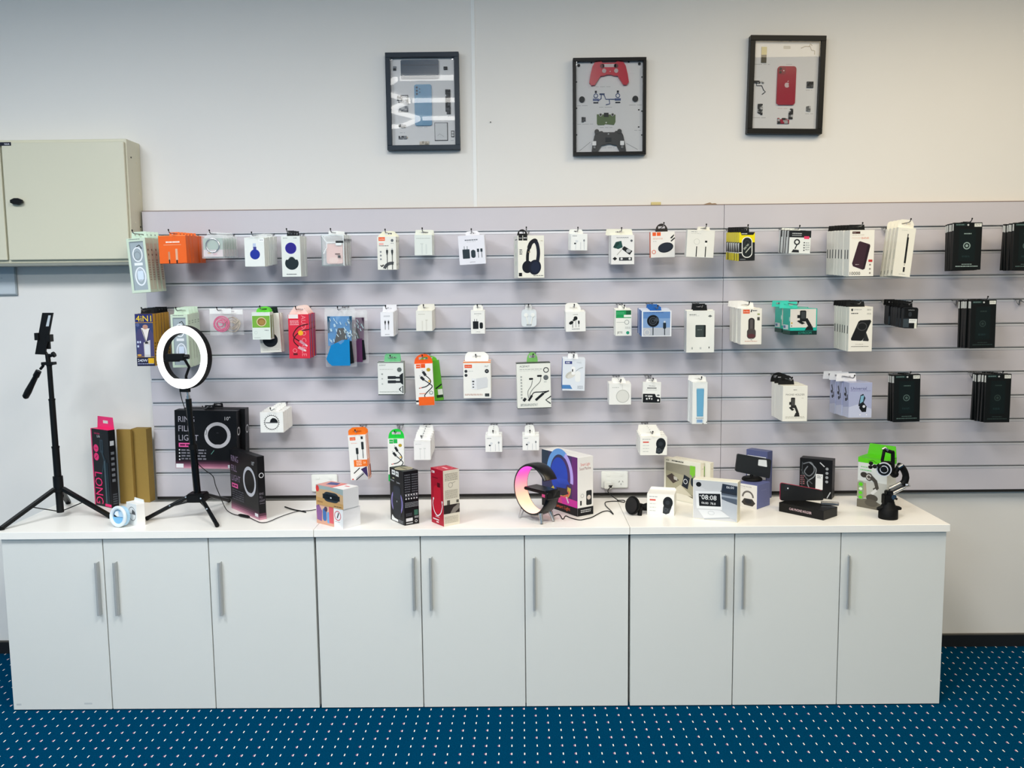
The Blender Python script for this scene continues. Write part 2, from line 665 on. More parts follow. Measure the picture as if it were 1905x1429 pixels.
def hang(name, cat, base, grp, px, d, k, n=1, t=0.02, step=None, body=PAPER, pr=(), sl=(), sr=(), tp=(), tab=('rect', 0.25, 0.75, None, PAPER),
         roll=0.0, yaw=0.0, fan=0.0, extra=None, hooked=True, corner=0.0, jig=1.0, bodymat=None):
    """n equal packs on one hook; px = front face of the foremost in the photograph, d = its distance off the wall"""
    X, Z, w, h = face_rect(px, d)
    step = step or t * 1.06
    kind, tu0, tu1, typx, tcol = tab
    th = (onY((px[0] + px[2]) / 2, typx, -d).z - Z) if typx is not None else 0.0045
    tx0, tx1 = -w / 2 + tu0 * w, -w / 2 + tu1 * w
    zh0 = groove(k)
    # carton
    root = thing(name, '', cat, (X, -d, Z), (0, math.radians(roll), math.radians(yaw)), grp if n > 1 else None)
    b = MB()
    bm_ = bodymat or mat(body, 0.42, 0, 1, 0, 0.3, 0.015)
    if corner > 0:
        b.prism(rr_poly(-w / 2, w / 2, -h, 0, corner), 0, t, bm_)
    else:
        b.box(-w / 2, w / 2, 0, t, -h, 0, bm_, min(0.0007, t * 0.2))
    if pr:
        b.art((-w / 2, 0, 0), (w, 0, 0), (0, 0, -h), (0, -1, 0), pr)
    if sl:
        b.art((-w / 2, t, 0), (0, -t, 0), (0, 0, -h), (-1, 0, 0), sl)
    if sr:
        b.art((w / 2, 0, 0), (0, t, 0), (0, 0, -h), (1, 0, 0), sr)
    if tp:
        b.art((-w / 2, t, 0), (w, 0, 0), (0, -t, 0), (0, 0, 1), tp)
    b.build('carton', root)
    tb, slot = tab_mesh(kind, tx0, tx1, th, tcol, t - 0.0012, t - 0.0002, w)
    tb.build('hang_tab', root)
    if extra:
        extra(root, w, h, t)
    zslot = Z + slot - 0.0022                         # the prong touches the top of the slot
    hx = X + (tx0 + tx1) / 2
    if hooked:
        L = max(d + 0.012, 0.05)
        hook(hx, k, L, zslot, 'chrome wire hook holding the %s' % grp)
    roots = [root]
    kids = list(root.children)
    for j in range(1, n):
        r = root.copy()
        COL.objects.link(r)
        dj = d - step * j
        zj = Z + (zh0 - zslot) * (1 - dj / d) if hooked else Z
        r.location = (X + fan * j + random.uniform(-.0012, .0012) * jig, -dj, zj)
        r.rotation_euler = (0, math.radians(roll + random.uniform(-.8, .8) * jig), math.radians(yaw))
        for c in kids:
            cc = c.copy()
            COL.objects.link(cc)
            cc.parent = r
            for g in c.children:
                gg = g.copy()
                COL.objects.link(gg)
                gg.parent = cc
        roots.append(r)
    for j, r in enumerate(roots):
        if n == 1:
            r['label'] = base
        else:
            r['label'] = '%s, %s' % (base, ORD[j] + (' on its hook' if j == 0 else ' from the front'))
    return roots


K, G1, G2, RED, ORG = '#141619', '#8b8f93', '#5a5e63', '#d8322f', '#f2622a'


def plug_pair(x0, x1, v0, v1, col=K):
    """two cable plugs drawn side by side with their leads"""
    out = []
    for x in (x0, x1):
        out += [('r', x - 0.025, v0 - 0.05, x + 0.025, v0, '#b9bcbf'), ('rr', x - 0.055, v0, x + 0.055, v0 + 0.09, 0.02, col),
                ('p', [(x - 0.045, v0 + 0.09), (x + 0.045, v0 + 0.09), (x + 0.02, v0 + 0.17), (x - 0.02, v0 + 0.17)], col), ('r', x - 0.018, v0 + 0.16, x + 0.018, v1, col)]
    return out


ROW1, ROW2 = 'top row', 'second row'

# ---- top row -------------------------------------------------------------
STRAP = [('t', .14, .012, .018, 'PHONE LANYARD', '#6e7b74', 'l', .62), ('r', .13, .06, .88, .95, '#a3b0b7'), ('r', .13, .06, .88, .085, '#7d898e'), ('r', .13, .06, .18, .95, '#8c989e'),
         ('o', .52, .3, .24, .06, '#eef2f6', .36), ('o', .5, .32, .16, .04, '#8d979c', .2), ('o', .56, .7, .26, .075, '#eaf0f8', .46),
         ('o', .55, .68, .15, .05, '#c4cdd8', .3), ('r', .3, .45, .74, .5, '#eef3f7'), ('rr', .42, .6, .72, .76, .06, '#d8e6f8'), ('l', [(.5, .16), (.66, .13), (.78, .2)], .05, '#3c4042')]
SSTR = [('r', .15, .1, .85, .95, '#cfd0bb'), ('e', .5, .22, .12, .12, '#6b5b4f'), ('e', .5, .31, .12, .12, '#6b5b4f'), ('g', .25, .4, .75, .8, '#a99c86', 9)]
hang('strap_box', 'box', 'pale green window box with coiled white strap on the top row', 'pale green strap boxes on the top row', (237, 443, 272, 545), .23, 1, 4, .036,
     body='#cfe0cc', pr=STRAP, sr=SSTR, tab=('rect', .1, .95, 430, '#cfe3cf'), roll=-3.5)
hang('cable_box', 'box', 'square orange box with two plugs and white lettering', 'orange cable boxes on the top row', (295, 438, 346, 490), .25, 1, 6, .032,
     body='#f0651a', pr=[('t', .27, .2, .075, 'LIGHTNING', '#fbe9dc', 'l', .5), ('r', .18, .33, .82, .345, '#f5b890'), ('rr', .33, .58, .4, .9, .02, '#c98f6c'), ('r', .345, .86, .385, 1, K),
                         ('rr', .6, .48, .68, .9, .02, '#e4b294'), ('r', .615, .88, .665, 1, K), ('r', 0, .0, 1, .02, '#ffa468')],
     tab=('rect', .3, .7, 431, '#f4772f'), roll=-1)


def ring_card(root, w, h, t):
    b = MB()
    b.box(-w * .44, w * .44, t * .3, t * .5, -h * .92, -h * .1, '#a9bdb2')
    b.art((-w * .44, t * .3, -h * .1), (w * .88, 0, 0), (0, 0, -h * .82), (0, -1, 0), [('r', 0, .62, 1, 1, '#e3d3d6'), ('e', .3, .8, .1, .05, '#d8b48c'), ('e', .6, .86, .12, .05, '#e0b5c0')])
    b.build('backing_card', root)
    b = MB()
    b.tube([(w * .3 * math.cos(a * PI / 10), t * .2, -h * .42 + w * .3 * math.sin(a * PI / 10)) for a in range(20)], .0035, CHROME, 6, True)
    b.build('bracelet', root)


hang('bracelet_pack', 'pack', 'clear packet with silver bracelet on a grey green card', 'clear bracelet packets on the top row', (375, 439, 416, 481), .23, 1, 6, .014, .032,
     bodymat=FILM2, tab=('rect', .2, .8, 432, FILM2), extra=ring_card)
hang('key_ring_pack', 'pack', 'white card sleeve with royal blue round key fob', 'blue key fob sleeves on the top row', (455, 442, 492, 496), .24, 1, 7, .024, .027,
     body='#e9ede9', pr=[('r', .43, .2, .58, .34, '#b9c6e0'), ('r', .44, .32, .6, .46, '#3b3f8f'), ('e', .52, .58, .25, .25, '#16309c'), ('r', .72, .06, 1, .14, '#f7f8f7'), ('g', .78, .08, .95, .12, G1, 1)],
     tab=('rect', .2, .8, 436, FILM2))
hang('charger_box', 'box', 'tall white box with blue disc above black half disc', 'white blue disc boxes on the top row', (524, 439, 559, 515), .2, 1, 3, .034,
     body='#e4e9e4', pr=[('e', .5, .3, .3, .3, '#241a86'), ('o', .5, .3, .28, .03, '#3a34a2'), ('e', .53, .67, .36, .34, '#16262c'), ('r', .1, .53, .95, .58, '#e4e9e4'), ('e', .53, .6, .2, .16, '#16262c'),
                         ('g', .1, .045, .35, .07, G1, 1), ('g', .66, .045, .85, .07, G2, 1), ('t', .5, .925, .026, 'Anti-lost tracker', G2, 'c', .75)],
     sr=[], tab=('rect', .2, .62, 428, K))


def pink_case(root, w, h, t):
    b = MB()
    b.prism(rr_poly(-w * .3, w * .42, -h * .92, -h * .28, .008), t * .3, t * .6, mat('#eac6bf', .3))
    b.prism(rr_poly(-w * .18, w * .22, -h * .9, -h * .72, .01), t * .25, t * .3, mat('#f3d9d0', .2))
    b.build('phone_case', root)


hang('phone_case_pack', 'pack', 'clear pack holding a pink phone case', 'clear phone case packs on the top row', (598, 437, 640, 495), .22, 1, 6, .022, .027,
     bodymat=FILM2, pr=[('l', [(.02, .01), (.98, .01)], .03, '#dfe9ea'), ('l', [(.02, .0), (.02, 1)], .035, '#8d9a9c'), ('l', [(.98, .0), (.98, 1)], .035, '#e8eeee'), ('l', [(.02, .985), (.98, .985)], .035, '#7f8b8d'),
                        ('l', [(.03, .02), (.24, .24), (.24, .4), (.08, .6)], .03, '#f3f7f7'), ('l', [(.24, .24), (.66, .24)], .03, '#f3f7f7'), ('r', .64, .19, .98, .26, '#22282a'), ('r', .64, .26, .9, .34, '#e9efee'),
                        ('r', .6, .6, .82, .63, '#5a4a48'), ('r', .72, .66, .84, .74, '#55595b')],
     sr=[('r', .2, 0, .9, .12, '#d6dbd8'), ('r', .1, .12, 1, .2, '#24282b'), ('l', [(.5, .2), (.5, 1)], .3, '#9fa6a5')], tab=('rect', .28, .72, 429, '#f0f3f1'), extra=pink_case)
hang('cable_box', 'box', 'white cable box with orange logo and black plugs', 'white cable boxes with orange logo', (702, 440, 737, 502), .15, 1, 3, .03,
     body='#ecebe2', pr=[('r', .08, .02, .42, .13, ORG), ('t', .12, .05, .05, 'borofone', '#fbe6da', 'l', .27), ('r', .1, .2, .34, .25, '#f2b0a8'), ('g', .1, .27, .6, .3, K, 1), ('e', .8, .12, .07, .08, '#5d6166'), ('g', .72, .2, .9, .23, G1, 1),
                         ('e', .18, .46, .05, .05, G1), ('e', .18, .57, .05, .05, G1), ('e', .18, .68, .05, .05, G1), ('l', [(.16, .86), (.22, .9), (.32, .85)], .07, K),
                         ('o', .75, 1.02, .4, .16, '#4a4d50', .38, 195, 285)] + plug_pair(.52, .79, .4, .99, '#33373a'),
     tab=('hex', .0, 1, 429, '#efedd6'), sr=[('r', .3, .1, .6, .17, K), ('r', .3, .8, .6, .87, K)])
hang('adapter_box', 'box', 'small pale box with faint plug outline between cable and charger boxes', 'pale adapter boxes on the top row', (771, 437, 804, 475), .14, 1, 4, .024,
     body='#e2e8e2', pr=[('t', .5, .14, .06, '20W USB-C Power Adapter', '#c3cac5', 'c', .8), ('r', .38, .45, .47, .95, '#d6ddd8'), ('r', .62, .45, .71, .95, '#d6ddd8'), ('r', .33, .42, .5, .46, '#cbd2cd')],
     tab=('rect', .0, 1, 427, '#eceee2'))
hang('charger_box', 'box', 'white charger box showing black adapter and coiled lead', 'white travel adapter boxes', (852, 438, 901, 492), .16, 1, 2, .045,
     body='#e9e9f1', pr=[('t', .5, .13, .055, 'Travel Adapter', '#777c86', 'c', .5), ('g', .32, .21, .66, .235, '#b6b9c0', 1), ('r', .2, .36, .23, .48, '#9aa0a6'), ('r', .31, .36, .34, .48, '#9aa0a6'), ('rr', .14, .47, .41, .79, .02, '#26343d'),
                         ('rr', .46, .5, .63, .78, .08, '#26343d'), ('r', .69, .47, .77, .58, '#26343d'), ('r', .725, .58, .745, .78, '#26343d'), ('r', .82, .47, .9, .58, '#26343d'), ('r', .855, .58, .875, .78, '#26343d'), ('t', .5, .9, .035, 'SAMSUNG', '#8b8f97', 'c', .2)],
     tab=('round', .28, .78, 429, '#eeeef3'), roll=-3)
HP = [('r', .03, -.005, .18, .12, K), ('r', .2, -.005, .36, .12, K), ('t', .05, .04, .035, 'hoco.', '#eee', 'l', .11), ('t', .22, .04, .035, 'BEYOND', '#ccc', 'l', .12),
      ('c', [(.36, .62), (.38, .4), (.5, .18), (.64, .12), (.74, .2), (.78, .42), (.74, .62)], .11, '#10131a'), ('c', [(.42, .3), (.5, .18), (.64, .12), (.7, .15)], .15, '#15181f'), ('c', [(.66, .14), (.74, .22), (.78, .42), (.73, .66)], .13, '#161c2c'),
      ('e', .36, .74, .2, .23, '#0d1220', 8), ('e', .64, .75, .235, .28, '#12192c', 12), ('e', .66, .75, .17, .21, '#1a243b', 12), ('r', .38, .38, .47, .4, '#8f7d60'), ('g', .06, .33, .17, .47, G2, 3),
      ('r', .03, .88, .15, .96, K), ('g', .58, .94, .97, .965, G2, 1), ('g', .86, .12, .95, .14, '#b9a98c', 1)]
hang('headphone_box', 'box', 'white box printed with black over-ear headphones under black half-round tab', 'headphone box', (963, 438, 1013, 517), .17, 1, 1, .085,
     body='#f0efe4', pr=HP, sl=[('g', .35, .08, .85, .13, K, 1), ('e', .5, .25, .16, .12, '#e2ead8'), ('e', .5, .45, .16, .12, '#e2ead8'), ('e', .5, .65, .16, .12, '#e2ead8')], tab=('dome', .13, .53, 424, K), yaw=11)
EARP = [('t', .1, .1, .06, 'EarPods', G1, 'l', .3), ('c', [(.3, .95), (.32, .6), (.42, .42)], .035, '#cfd3d6'), ('e', .36, .45, .09, .07, '#d9dde0'), ('e', .26, .58, .06, .05, '#3b4045'), ('c', [(.6, .95), (.6, .5)], .03, '#c6cacd'), ('c', [(.82, .95), (.8, .45)], .04, '#d0d4d6'), ('e', .8, .4, .05, .07, '#878c90')]
hang('earphone_box', 'box', 'small white earphone box fanned out, top row', 'white earphone boxes on the top row', (1062, 435, 1093, 466), .13, 1, 4, .022, .025,
     body='#eff1ee', pr=EARP, tab=('round', .05, .75, 426, '#f1f3ef'), fan=-.002, roll=1)
hang('card_reader_box', 'box', 'white box with green circuit board and black adapters', 'white card adapter boxes on the top row', (1137, 437, 1180, 492), .13, 1, 3, .03,
     body='#ececea', pr=[('t', .5, .07, .035, 'Nano Sim Cutter Kit', G1, 'c', .75), ('g', .25, .12, .75, .14, '#b8bbb9', 1), ('e', .88, .2, .05, .05, G2), ('p', [(.08, .42), (.2, .24), (.44, .2), (.5, .42), (.3, .48)], '#1f4c48'), ('p', [(.1, .4), (.3, .22), (.36, .3), (.16, .46)], '#123833'),
                         ('p', [(.46, .48), (.56, .38), (.92, .55), (.8, .68)], '#17191c'), ('e', .75, .54, .1, .08, '#b5b8ba'), ('l', [(.25, .68), (.45, .5)], .03, '#b0b0aa'), ('p', [(.06, .8), (.16, .74), (.26, .8), (.16, .87)], K), ('r', .34, .76, .9, .87, '#33373b'), ('e', .45, .81, .05, .05, '#ddd'), ('e', .8, .81, .05, .05, '#ddd')],
     tab=('rect', -.15, .98, 426, '#efefdf'))
hang('wireless_charger_box', 'box', 'white box with orange side showing black oval charging pad', 'orange sided wireless charger box', (1210, 431, 1255, 479), .11, 1, 1, .03,
     body='#efece6', pr=[('r', .08, .02, .23, .16, ORG), ('r', .26, .02, .42, .16, ORG), ('g', .1, .24, .5, .31, '#e6b59f', 2), ('g', .1, .37, .25, .39, G1, 1), ('e', .62, .62, .32, .2, '#171d26', -14), ('e', .6, .6, .3, .18, '#222a36', -14), ('l', [(.84, .38), (1, .25)], .05, K), ('p', [(.8, .26), (.86, .2), (.96, .12), (.98, .15), (.88, .27)], K), ('o', .13, .78, .07, .025, '#d9603b')],
     sl=[('r', 0, 0, 1, 1, '#e86a3a')], tab=('dome', .25, .76, 415, '#2b2624'), roll=-1)
hang('magnetic_cable_box', 'box', 'white box with ring puck and cable drawing below bent hook', 'white magnetic cable boxes on the top row', (1279, 428, 1330, 479), .2, 1, 2, .02,
     body='#e9e8e0', pr=[('g', .14, .06, .36, .1, G1, 1), ('g', .14, .13, .5, .15, '#bdbdb6', 1), ('o', .36, .43, .1, .014, '#c9c9c2'), ('r', .35, .6, .385, .98, K), ('r', .66, .38, .74, .45, K), ('r', .66, .46, .73, .55, '#f7f6f0'), ('r', .68, .6, .715, .98, K)],
     tab=('rect', .4, .85, 421, '#e6e4da'), roll=3)
YEL = '#eddb12'
hang('cable_pack', 'pack', 'yellow and black card with dark cable in oval window', 'yellow and black cable cards on the top row', (1375, 432, 1404, 485), .27, 1, 6, .034,
     body='#17181a', pr=[('r', 0, 0, 1, .36, YEL), ('p', [(.08, 0), (1, 0), (.9, .1), (.14, .1)], '#17181a'), ('t', .14, .03, .045, 'TYPE-C', '#d8d8c8', 'l', .62), ('r', 0, .7, .2, .73, '#e8e8e4'), ('rr', .16, .16, .84, .9, .32, '#ecece4'), ('rr', .21, .19, .79, .87, .28, '#1b2022'),
                         ('l', [(.3, .6), (.6, .42)], .12, '#8e9488'), ('l', [(.4, .72), (.74, .5)], .06, '#b9bdb0'), ('o', .5, .4, .15, .05, '#343a3a', .2), ('r', .05, .94, .4, .96, G1)],
     sl=[('r', 0, 0, 1, .34, YEL), ('p', [(.25, .38), (1, .36), (.75, .7)], '#e6e9e6'), ('r', .0, .7, 1, .73, '#e8e8e4'), ('r', 0, .73, .85, 1, YEL)], tab=('rect', .08, .78, 421, K), roll=-.6)
hang('phone_holder_box', 'box', 'white and black box with ring phone holder icon and pink tag', 'black topped phone holder boxes on the top row', (1469, 429, 1509, 472), .2, 1, 4, .032, .035,
     body='#e8ece8', pr=[('r', 0, 0, 1, .3, '#1c2022'), ('t', .12, .1, .06, 'MAGNETIC', '#bfc3c3', 'l', .5), ('t', .12, .19, .05, 'Phone Bracket', '#9da1a1', 'l', .5), ('r', .68, .24, .92, .36, '#e2426a'), ('o', .36, .5, .11, .06, '#26282b'), ('l', [(.36, .62), (.28, .8)], .05, K), ('p', [(.12, .95), (.2, .82), (.46, .84), (.48, .95)], '#26282b'),
                         ('e', .7, .52, .03, .03, K), ('e', .7, .63, .03, .03, K), ('e', .7, .74, .03, .03, K), ('e', .7, .85, .03, .03, K), ('g', .76, .5, .95, .88, '#b9bdbb', 4)],
     sl=[('p', [(.62, 0), (1, 0), (1, .3), (.9, 1), (.55, 1)], '#202427')], tab=('rect', .1, .6, 424, '#d9ddd9'), roll=2)
hang('power_bank_box', 'box', 'white box with dark plum power bank and large 10000', 'white power bank boxes on the top row', (1580, 428, 1626, 514), .28, 1, 8, .03,
     body='#efece2', pr=[('r', .1, .03, .42, .08, '#4a2c28'), ('t', .13, .042, .025, 'hoco.', '#e9d9d2', 'l', .12), ('g', .1, .1, .6, .12, '#c4b3a4', 1), ('t', .1, .15, .045, 'POWER', '#e9d3c4', 'l', .36), ('t', .48, .15, .045, 'BANK', '#e08a70', 'l', .34),
                         ('p', [(.36, .26), (.42, .24), (.82, .31), (.84, .35), (.64, .84), (.56, .86), (.16, .78), (.12, .72)], '#3c2630'), ('p', [(.72, .33), (.82, .33), (.62, .84), (.56, .85)], '#2a1a22'), ('g', .25, .74, .4, .76, '#c9b9bd', 1),
                         ('t', .04, .9, .07, '10000', '#3a3532', 'l', .48), ('r', .78, .64, .94, .69, '#c23a36'), ('e', .85, .75, .035, .035, '#8d837a'), ('e', .85, .84, .035, .035, '#8d837a'), ('e', .85, .93, .035, .035, '#8d837a')],
     sl=[('r', .3, .42, .6, .62, '#3a3c3e')], tab=('rect', .05, .72, 417, '#151617'))
hang('stylus_box', 'box', 'tilted cream box printed with black stylus pen', 'cream stylus pen boxes on the top row', (1670, 424, 1703, 515), .2, 1, 4, .018, .026,
     body='#eeece0', pr=[('p', [(.56, .12), (.62, .12), (.62, .2), (.56, .2)], '#4a4845'), ('r', .55, .19, .66, .72, '#1a1b1d'), ('r', .57, .72, .63, .77, '#bdbab0'), ('r', .55, .8, .65, .9, '#1a1b1d'), ('g', .2, .05, .55, .06, '#b7c1b4', 1), ('g', .35, .945, .7, .955, G2, 1)],
     sl=[('r', .3, .45, .55, .65, '#c2cac2'), ('r', .3, .88, .6, .95, '#8c918a')], tab=('round', .05, .95, 408, '#f0eee2'), roll=5.5, fan=-.003)


def glass_pack(base, grp, px, d, k, n, roll=0, bright=1.0, ypx=None, crescent=False):
    g = {1.0: '#8fa39f', .5: '#4c5f5c', .3: '#2c3a38'}[bright]
    pr = [('r', .06, .02, .44, .07, '#182b2a'), ('t', .08, .03, .03, 'TEMPERED', '#5d7371', 'l', .3), ('rr', .2, .14, .78, .82, .02, '#0b1819'), ('t', .5, .22, .03, 'TEMPERED', g, 'c', .26),
          ('o', .48, .49, .11, .035, g), ('e', .48, .49, .05, .05, g), ('g', .32, .7, .6, .74, '#22383a', 2), ('t', .5, .87, .022, 'HIGH QUALITY', g, 'c', .4), ('t', .5, .91, .03, 'GLASS SCREEN PROTECTOR', g, 'c', .78),
          ('r', .72, .02, .97, .09, '#e6e8e2'), ('g', .75, .035, .94, .075, '#9da09b', 2), ('e', .5, .05, .035, .035, '#cfd3d0')]
    return hang('screen_protector_pack', 'pack', base, grp, px, d, k, n, .0125, .0145, body='#060b0c', pr=pr, sl=[('r', .1, .03, .9, .17, '#eceee8'), ('r', .45, .05, .55, .16, '#8a8e8b')],
                tab=('rect', .35, .65, ypx, '#060b0c'), roll=roll, jig=2.2)


glass_pack('black screen protector pack with bright ring logo', 'black packs beyond the stylus boxes', (1773, 414, 1826, 502), .15, 1, 5)
glass_pack('black screen protector pack in the stack cut off, top row', 'black packs at the edge of the top row', (1885, 414, 1935, 502), .16, 1, 6, bright=.5)

# ---- second row ----------------------------------------------------------
PERSON4 = [('r', 0, 0, 1, .16, '#2a2f6b'), ('t', .06, .03, .115, '4iN1', '#f6d32d', 'l', .86), ('r', 0, .17, 1, .82, '#34416e'), ('p', [(.1, .82), (.02, .4), (.12, .3), (.4, .26), (.8, .28), (1, .4), (1, .82)], '#4a4770'),
           ('p', [(.32, .27), (.8, .28), (.7, .4), (.56, .55), (.42, .4)], '#e8e2dc'), ('p', [(.42, .55), (.8, .5), (.78, .83), (.44, .83)], '#c9c5c4'), ('e', .56, .25, .15, .13, '#b98b7a'), ('l', [(.38, .3), (.58, .55)], .03, K), ('l', [(.78, .3), (.6, .55)], .03, K), ('r', .5, .54, .68, .57, K), ('rr', .48, .59, .76, .78, .04, '#d7d9dd'),
           ('e', .14, .21, .1, .1, '#56618f'), ('r', .06, .52, .16, .56, '#c9d2e8'), ('r', .2, .52, .28, .56, '#c9d2e8'), ('r', .06, .6, .16, .64, '#c9d2e8'), ('e', .16, .79, .12, .05, '#d9a441'), ('r', 0, .83, 1, 1, '#1c1f3c'), ('t', .05, .865, .055, '240W', '#eef0f8', 'l', .55), ('r', .64, .85, .97, .95, '#e6b322'), ('g', .05, .95, .95, .98, '#a3a8c4', 1)]
hang('lanyard_box', 'box', 'tall gold and navy box showing a lanyard wearer', 'gold and navy lanyard boxes', (253, 584, 286, 681), .2, 4, 6, .026,
     body='#c8962a', pr=PERSON4, sr=[('r', .1, .0, .2, 1, '#a87618'), ('g', .3, .55, .7, .85, '#3b2c14', 5)], tab=('rect', .2, .95, 574, K))
hang('strap_box', 'box', 'pale green window box behind the glowing ring on the second row', 'pale green strap boxes on the second row', (319, 585, 351, 684), .165, 4, 4, .032,
     body='#cfe0cc', pr=STRAP, sr=[('g', .3, .12, .8, .2, '#8ea38e', 2), ('r', .35, .5, .65, .85, '#b8c9b4')], tab=('rect', .05, .95, 573, '#cfe3cf'))


def bag_thing(label, grp, px, d, k, content, hdr=True, hdrh=.2, base_film=FILM, n=1):
    X, Z, w, h = face_rect(px, d)
    r = thing('accessory_bag', label, 'bag', (X, -d, Z), group=grp)
    b = MB()
    for y, bul in ((0.0, -1), (.014, 1)):                # two welded films, puffed in the middle
        N = 8
        vs, fs = [], []
        for i in range(N + 1):
            for j in range(N + 1):
                u, v = i / N, j / N
                q = math.sin(PI * u) * math.sin(PI * v)
                vs.append((-w / 2 + u * w + random.uniform(-.001, .001), .007 + bul * (.001 + .012 * q + random.uniform(0, .0015)), -h + v * h * .97 + random.uniform(-.001, .001)))
        for i in range(N):
            for j in range(N):
                a = i * (N + 1) + j
                fs.append((a, a + N + 1, a + N + 2, a + 1))
        b.add(vs, fs, base_film)
    b.build('film_bag', r)
    b = MB()
    sl = .008
    hh = h * hdrh
    c = '#f3f4f3' if hdr else FILM2
    b.prism([(-w * .48, -hh), (-sl, -hh), (-sl, 0), (-w * .48, 0)], .006, .0075, c)
    b.prism([(sl, -hh), (w * .48, -hh), (w * .48, 0), (sl, 0)], .006, .0075, c)
    b.prism([(-sl, -hh), (sl, -hh), (sl, -.011), (-sl, -.011)], .006, .0075, c)
    b.prism([(-sl, -.005), (sl, -.005), (sl, 0), (-sl, 0)], .006, .0075, c)
    b.build('header_card', r)
    content(r, w, h)
    return X, Z


def coil(col):
    def f(r, w, h):
        b = MB()
        for q, rad in enumerate((.34, .28, .21, .14)):
            cx, cz = random.uniform(-.003, .003), -h * .58 + random.uniform(-.003, .003)
            b.tube([(cx + w * rad * math.cos(a * PI / 10), .007 + .002 * math.sin(a + q), cz + w * rad * math.sin(a * PI / 10)) for a in range(20)], .0028, col, 6, True)
        b.tube([(-w * .1, .005, -h * .5), (w * .15, .004, -h * .55), (w * .32, .005, -h * .42), (w * .36, .005, -h * .6)], .003, col, 6)
        b.build('coiled_cord', r)
    return f


X_, Z_ = bag_thing('clear bag with coiled pink cord under white header card', 'coiled cord bags on the second row', (389, 574, 431, 624), .11, 4, coil(mat('#d5467f', .3)))
bag_thing('clear bag with coiled beige cord behind the pink one', 'coiled cord bags on the second row', (412, 576, 452, 623), .075, 4, coil(mat('#b9ab98', .3)))
hook(X_, 4, .13, Z_ - .0075, 'chrome wire hook holding the coiled cord bags')
RING_BOX = [('r', .02, .13, .98, .56, '#79b043'), ('e', .52, .35, .27, .25, '#d8c69a'), ('e', .52, .35, .22, .2, '#8d6a34'), ('e', .54, .36, .16, .14, '#a98449'), ('g', .68, .65, .92, .69, G2, 1), ('g', .1, .92, .45, .94, G1, 1), ('o', .2, .74, .08, .015, '#c2cdc8')]
hang('ring_holder_box', 'box', 'lime topped box with gold ring holder in its window', 'lime ring holder boxes on the second row', (469, 581, 503, 632), .16, 4, 3, .016,
     body='#dfe8e1', pr=RING_BOX, sr=[('r', .2, .1, .8, .95, '#6c8a3c')], tab=('dome', .2, .95, 571, '#66d13f'))
hang('disc_holder_box', 'box', 'white box with black disc hanging behind the lime box', 'white black disc boxes on the second row', (481, 583, 520, 656), .1, 4, 2, .02, .04,
     body='#e7e6dc', pr=[('e', .5, .68, .36, .34, '#1b2126'), ('g', .1, .93, .9, .95, '#b2b2a8', 1)], tab=('rect', .1, .8, 572, '#10221c'), hooked=False, roll=-2)
hang('audio_cable_box', 'box', 'red box lettered audio cable with two silver jacks', 'red and orange audio cable boxes', (537, 585, 576, 667), .17, 4, 4, .022, .03,
     body='#d92a40', pr=[('r', .02, .0, .48, .09, '#f0e7e4'), ('v', .62, .02, .22, 'AUDIO CABLE', '#f08a92', 'l', .93), ('g', .08, .14, .5, .26, '#f2b4ba', 3), ('c', [(.95, .22), (.5, .28), (.25, .42), (.26, .52), (.55, .62)], .05, '#3a1018'), ('c', [(1, .34), (.6, .38), (.3, .5), (.25, .62), (.5, .74)], .05, '#3a1018'),
                         ('l', [(.52, .6), (.78, .69)], .12, '#c98f9c'), ('l', [(.78, .69), (.88, .72)], .07, '#e8d7d9'), ('l', [(.45, .74), (.72, .81)], .13, '#d9a6ae'), ('l', [(.72, .81), (.8, .83)], .07, '#f0e2e2'), ('e', .58, .42, .12, .12, '#f0b228'), ('o', .28, .82, .09, .02, '#f29aa2'), ('r', .2, .88, .4, .92, '#5a1a22')],
     sr=[('r', 0, 0, 1, 1, '#6b4a92'), ('r', .62, 0, 1, 1, '#e0643a'), ('e', .3, .2, .14, .2, K), ('e', .3, .32, .14, .2, K)], tab=('hex', .02, .9, 570, '#f6ddd2'))


def pouch(colh, dark):
    def f(r, w, h):
        b = MB()
        b.prism([(-w * .40, -h * .64), (w * .34, -h * .64), (w * .38, -h * .14), (-w * .40, -h * .14)], .004, .012, mat(colh, .3))
        b.prism([(-w * .40, -h * .14), (-w * .40, -h * .42), (-w * .34, -h * .42), (-w * .32, -h * .14)], .002, .004, mat(dark, .3))
        b.prism([(w * .30, -h * .14), (w * .32, -h * .38), (w * .38, -h * .38), (w * .38, -h * .14)], .002, .004, mat(dark, .3))
        b.prism([(-w * .06, -h * .34), (-w * .20, -h * .60), (w * .26, -h * .60), (w * .12, -h * .34)], -.002, .004, BLKG)
        b.prism([(w * .28, -h * .56), (w * .28, -h * .95), (w * .42, -h * .93), (w * .36, -h * .56)], -.002, .006, BLKG)
        b.prism([(-w * .46, -h * .86), (-w * .40, -h * .92), (-w * .28, -h * .975), (w * .30, -h * .975), (w * .30, -h * .53), (w * .05, -h * .54), (-w * .3, -h * .63)], -.006, .004, mat(colh, .2))
        b.build('pouch', r)
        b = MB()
        for q in range(34):                              # pale slivers painted as highlights on the crumpled wrapping
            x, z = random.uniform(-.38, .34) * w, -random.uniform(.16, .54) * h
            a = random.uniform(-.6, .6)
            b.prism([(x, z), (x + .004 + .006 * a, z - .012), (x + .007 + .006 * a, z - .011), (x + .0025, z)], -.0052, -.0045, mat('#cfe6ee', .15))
        b.build('wrap_highlight', r)
    return f


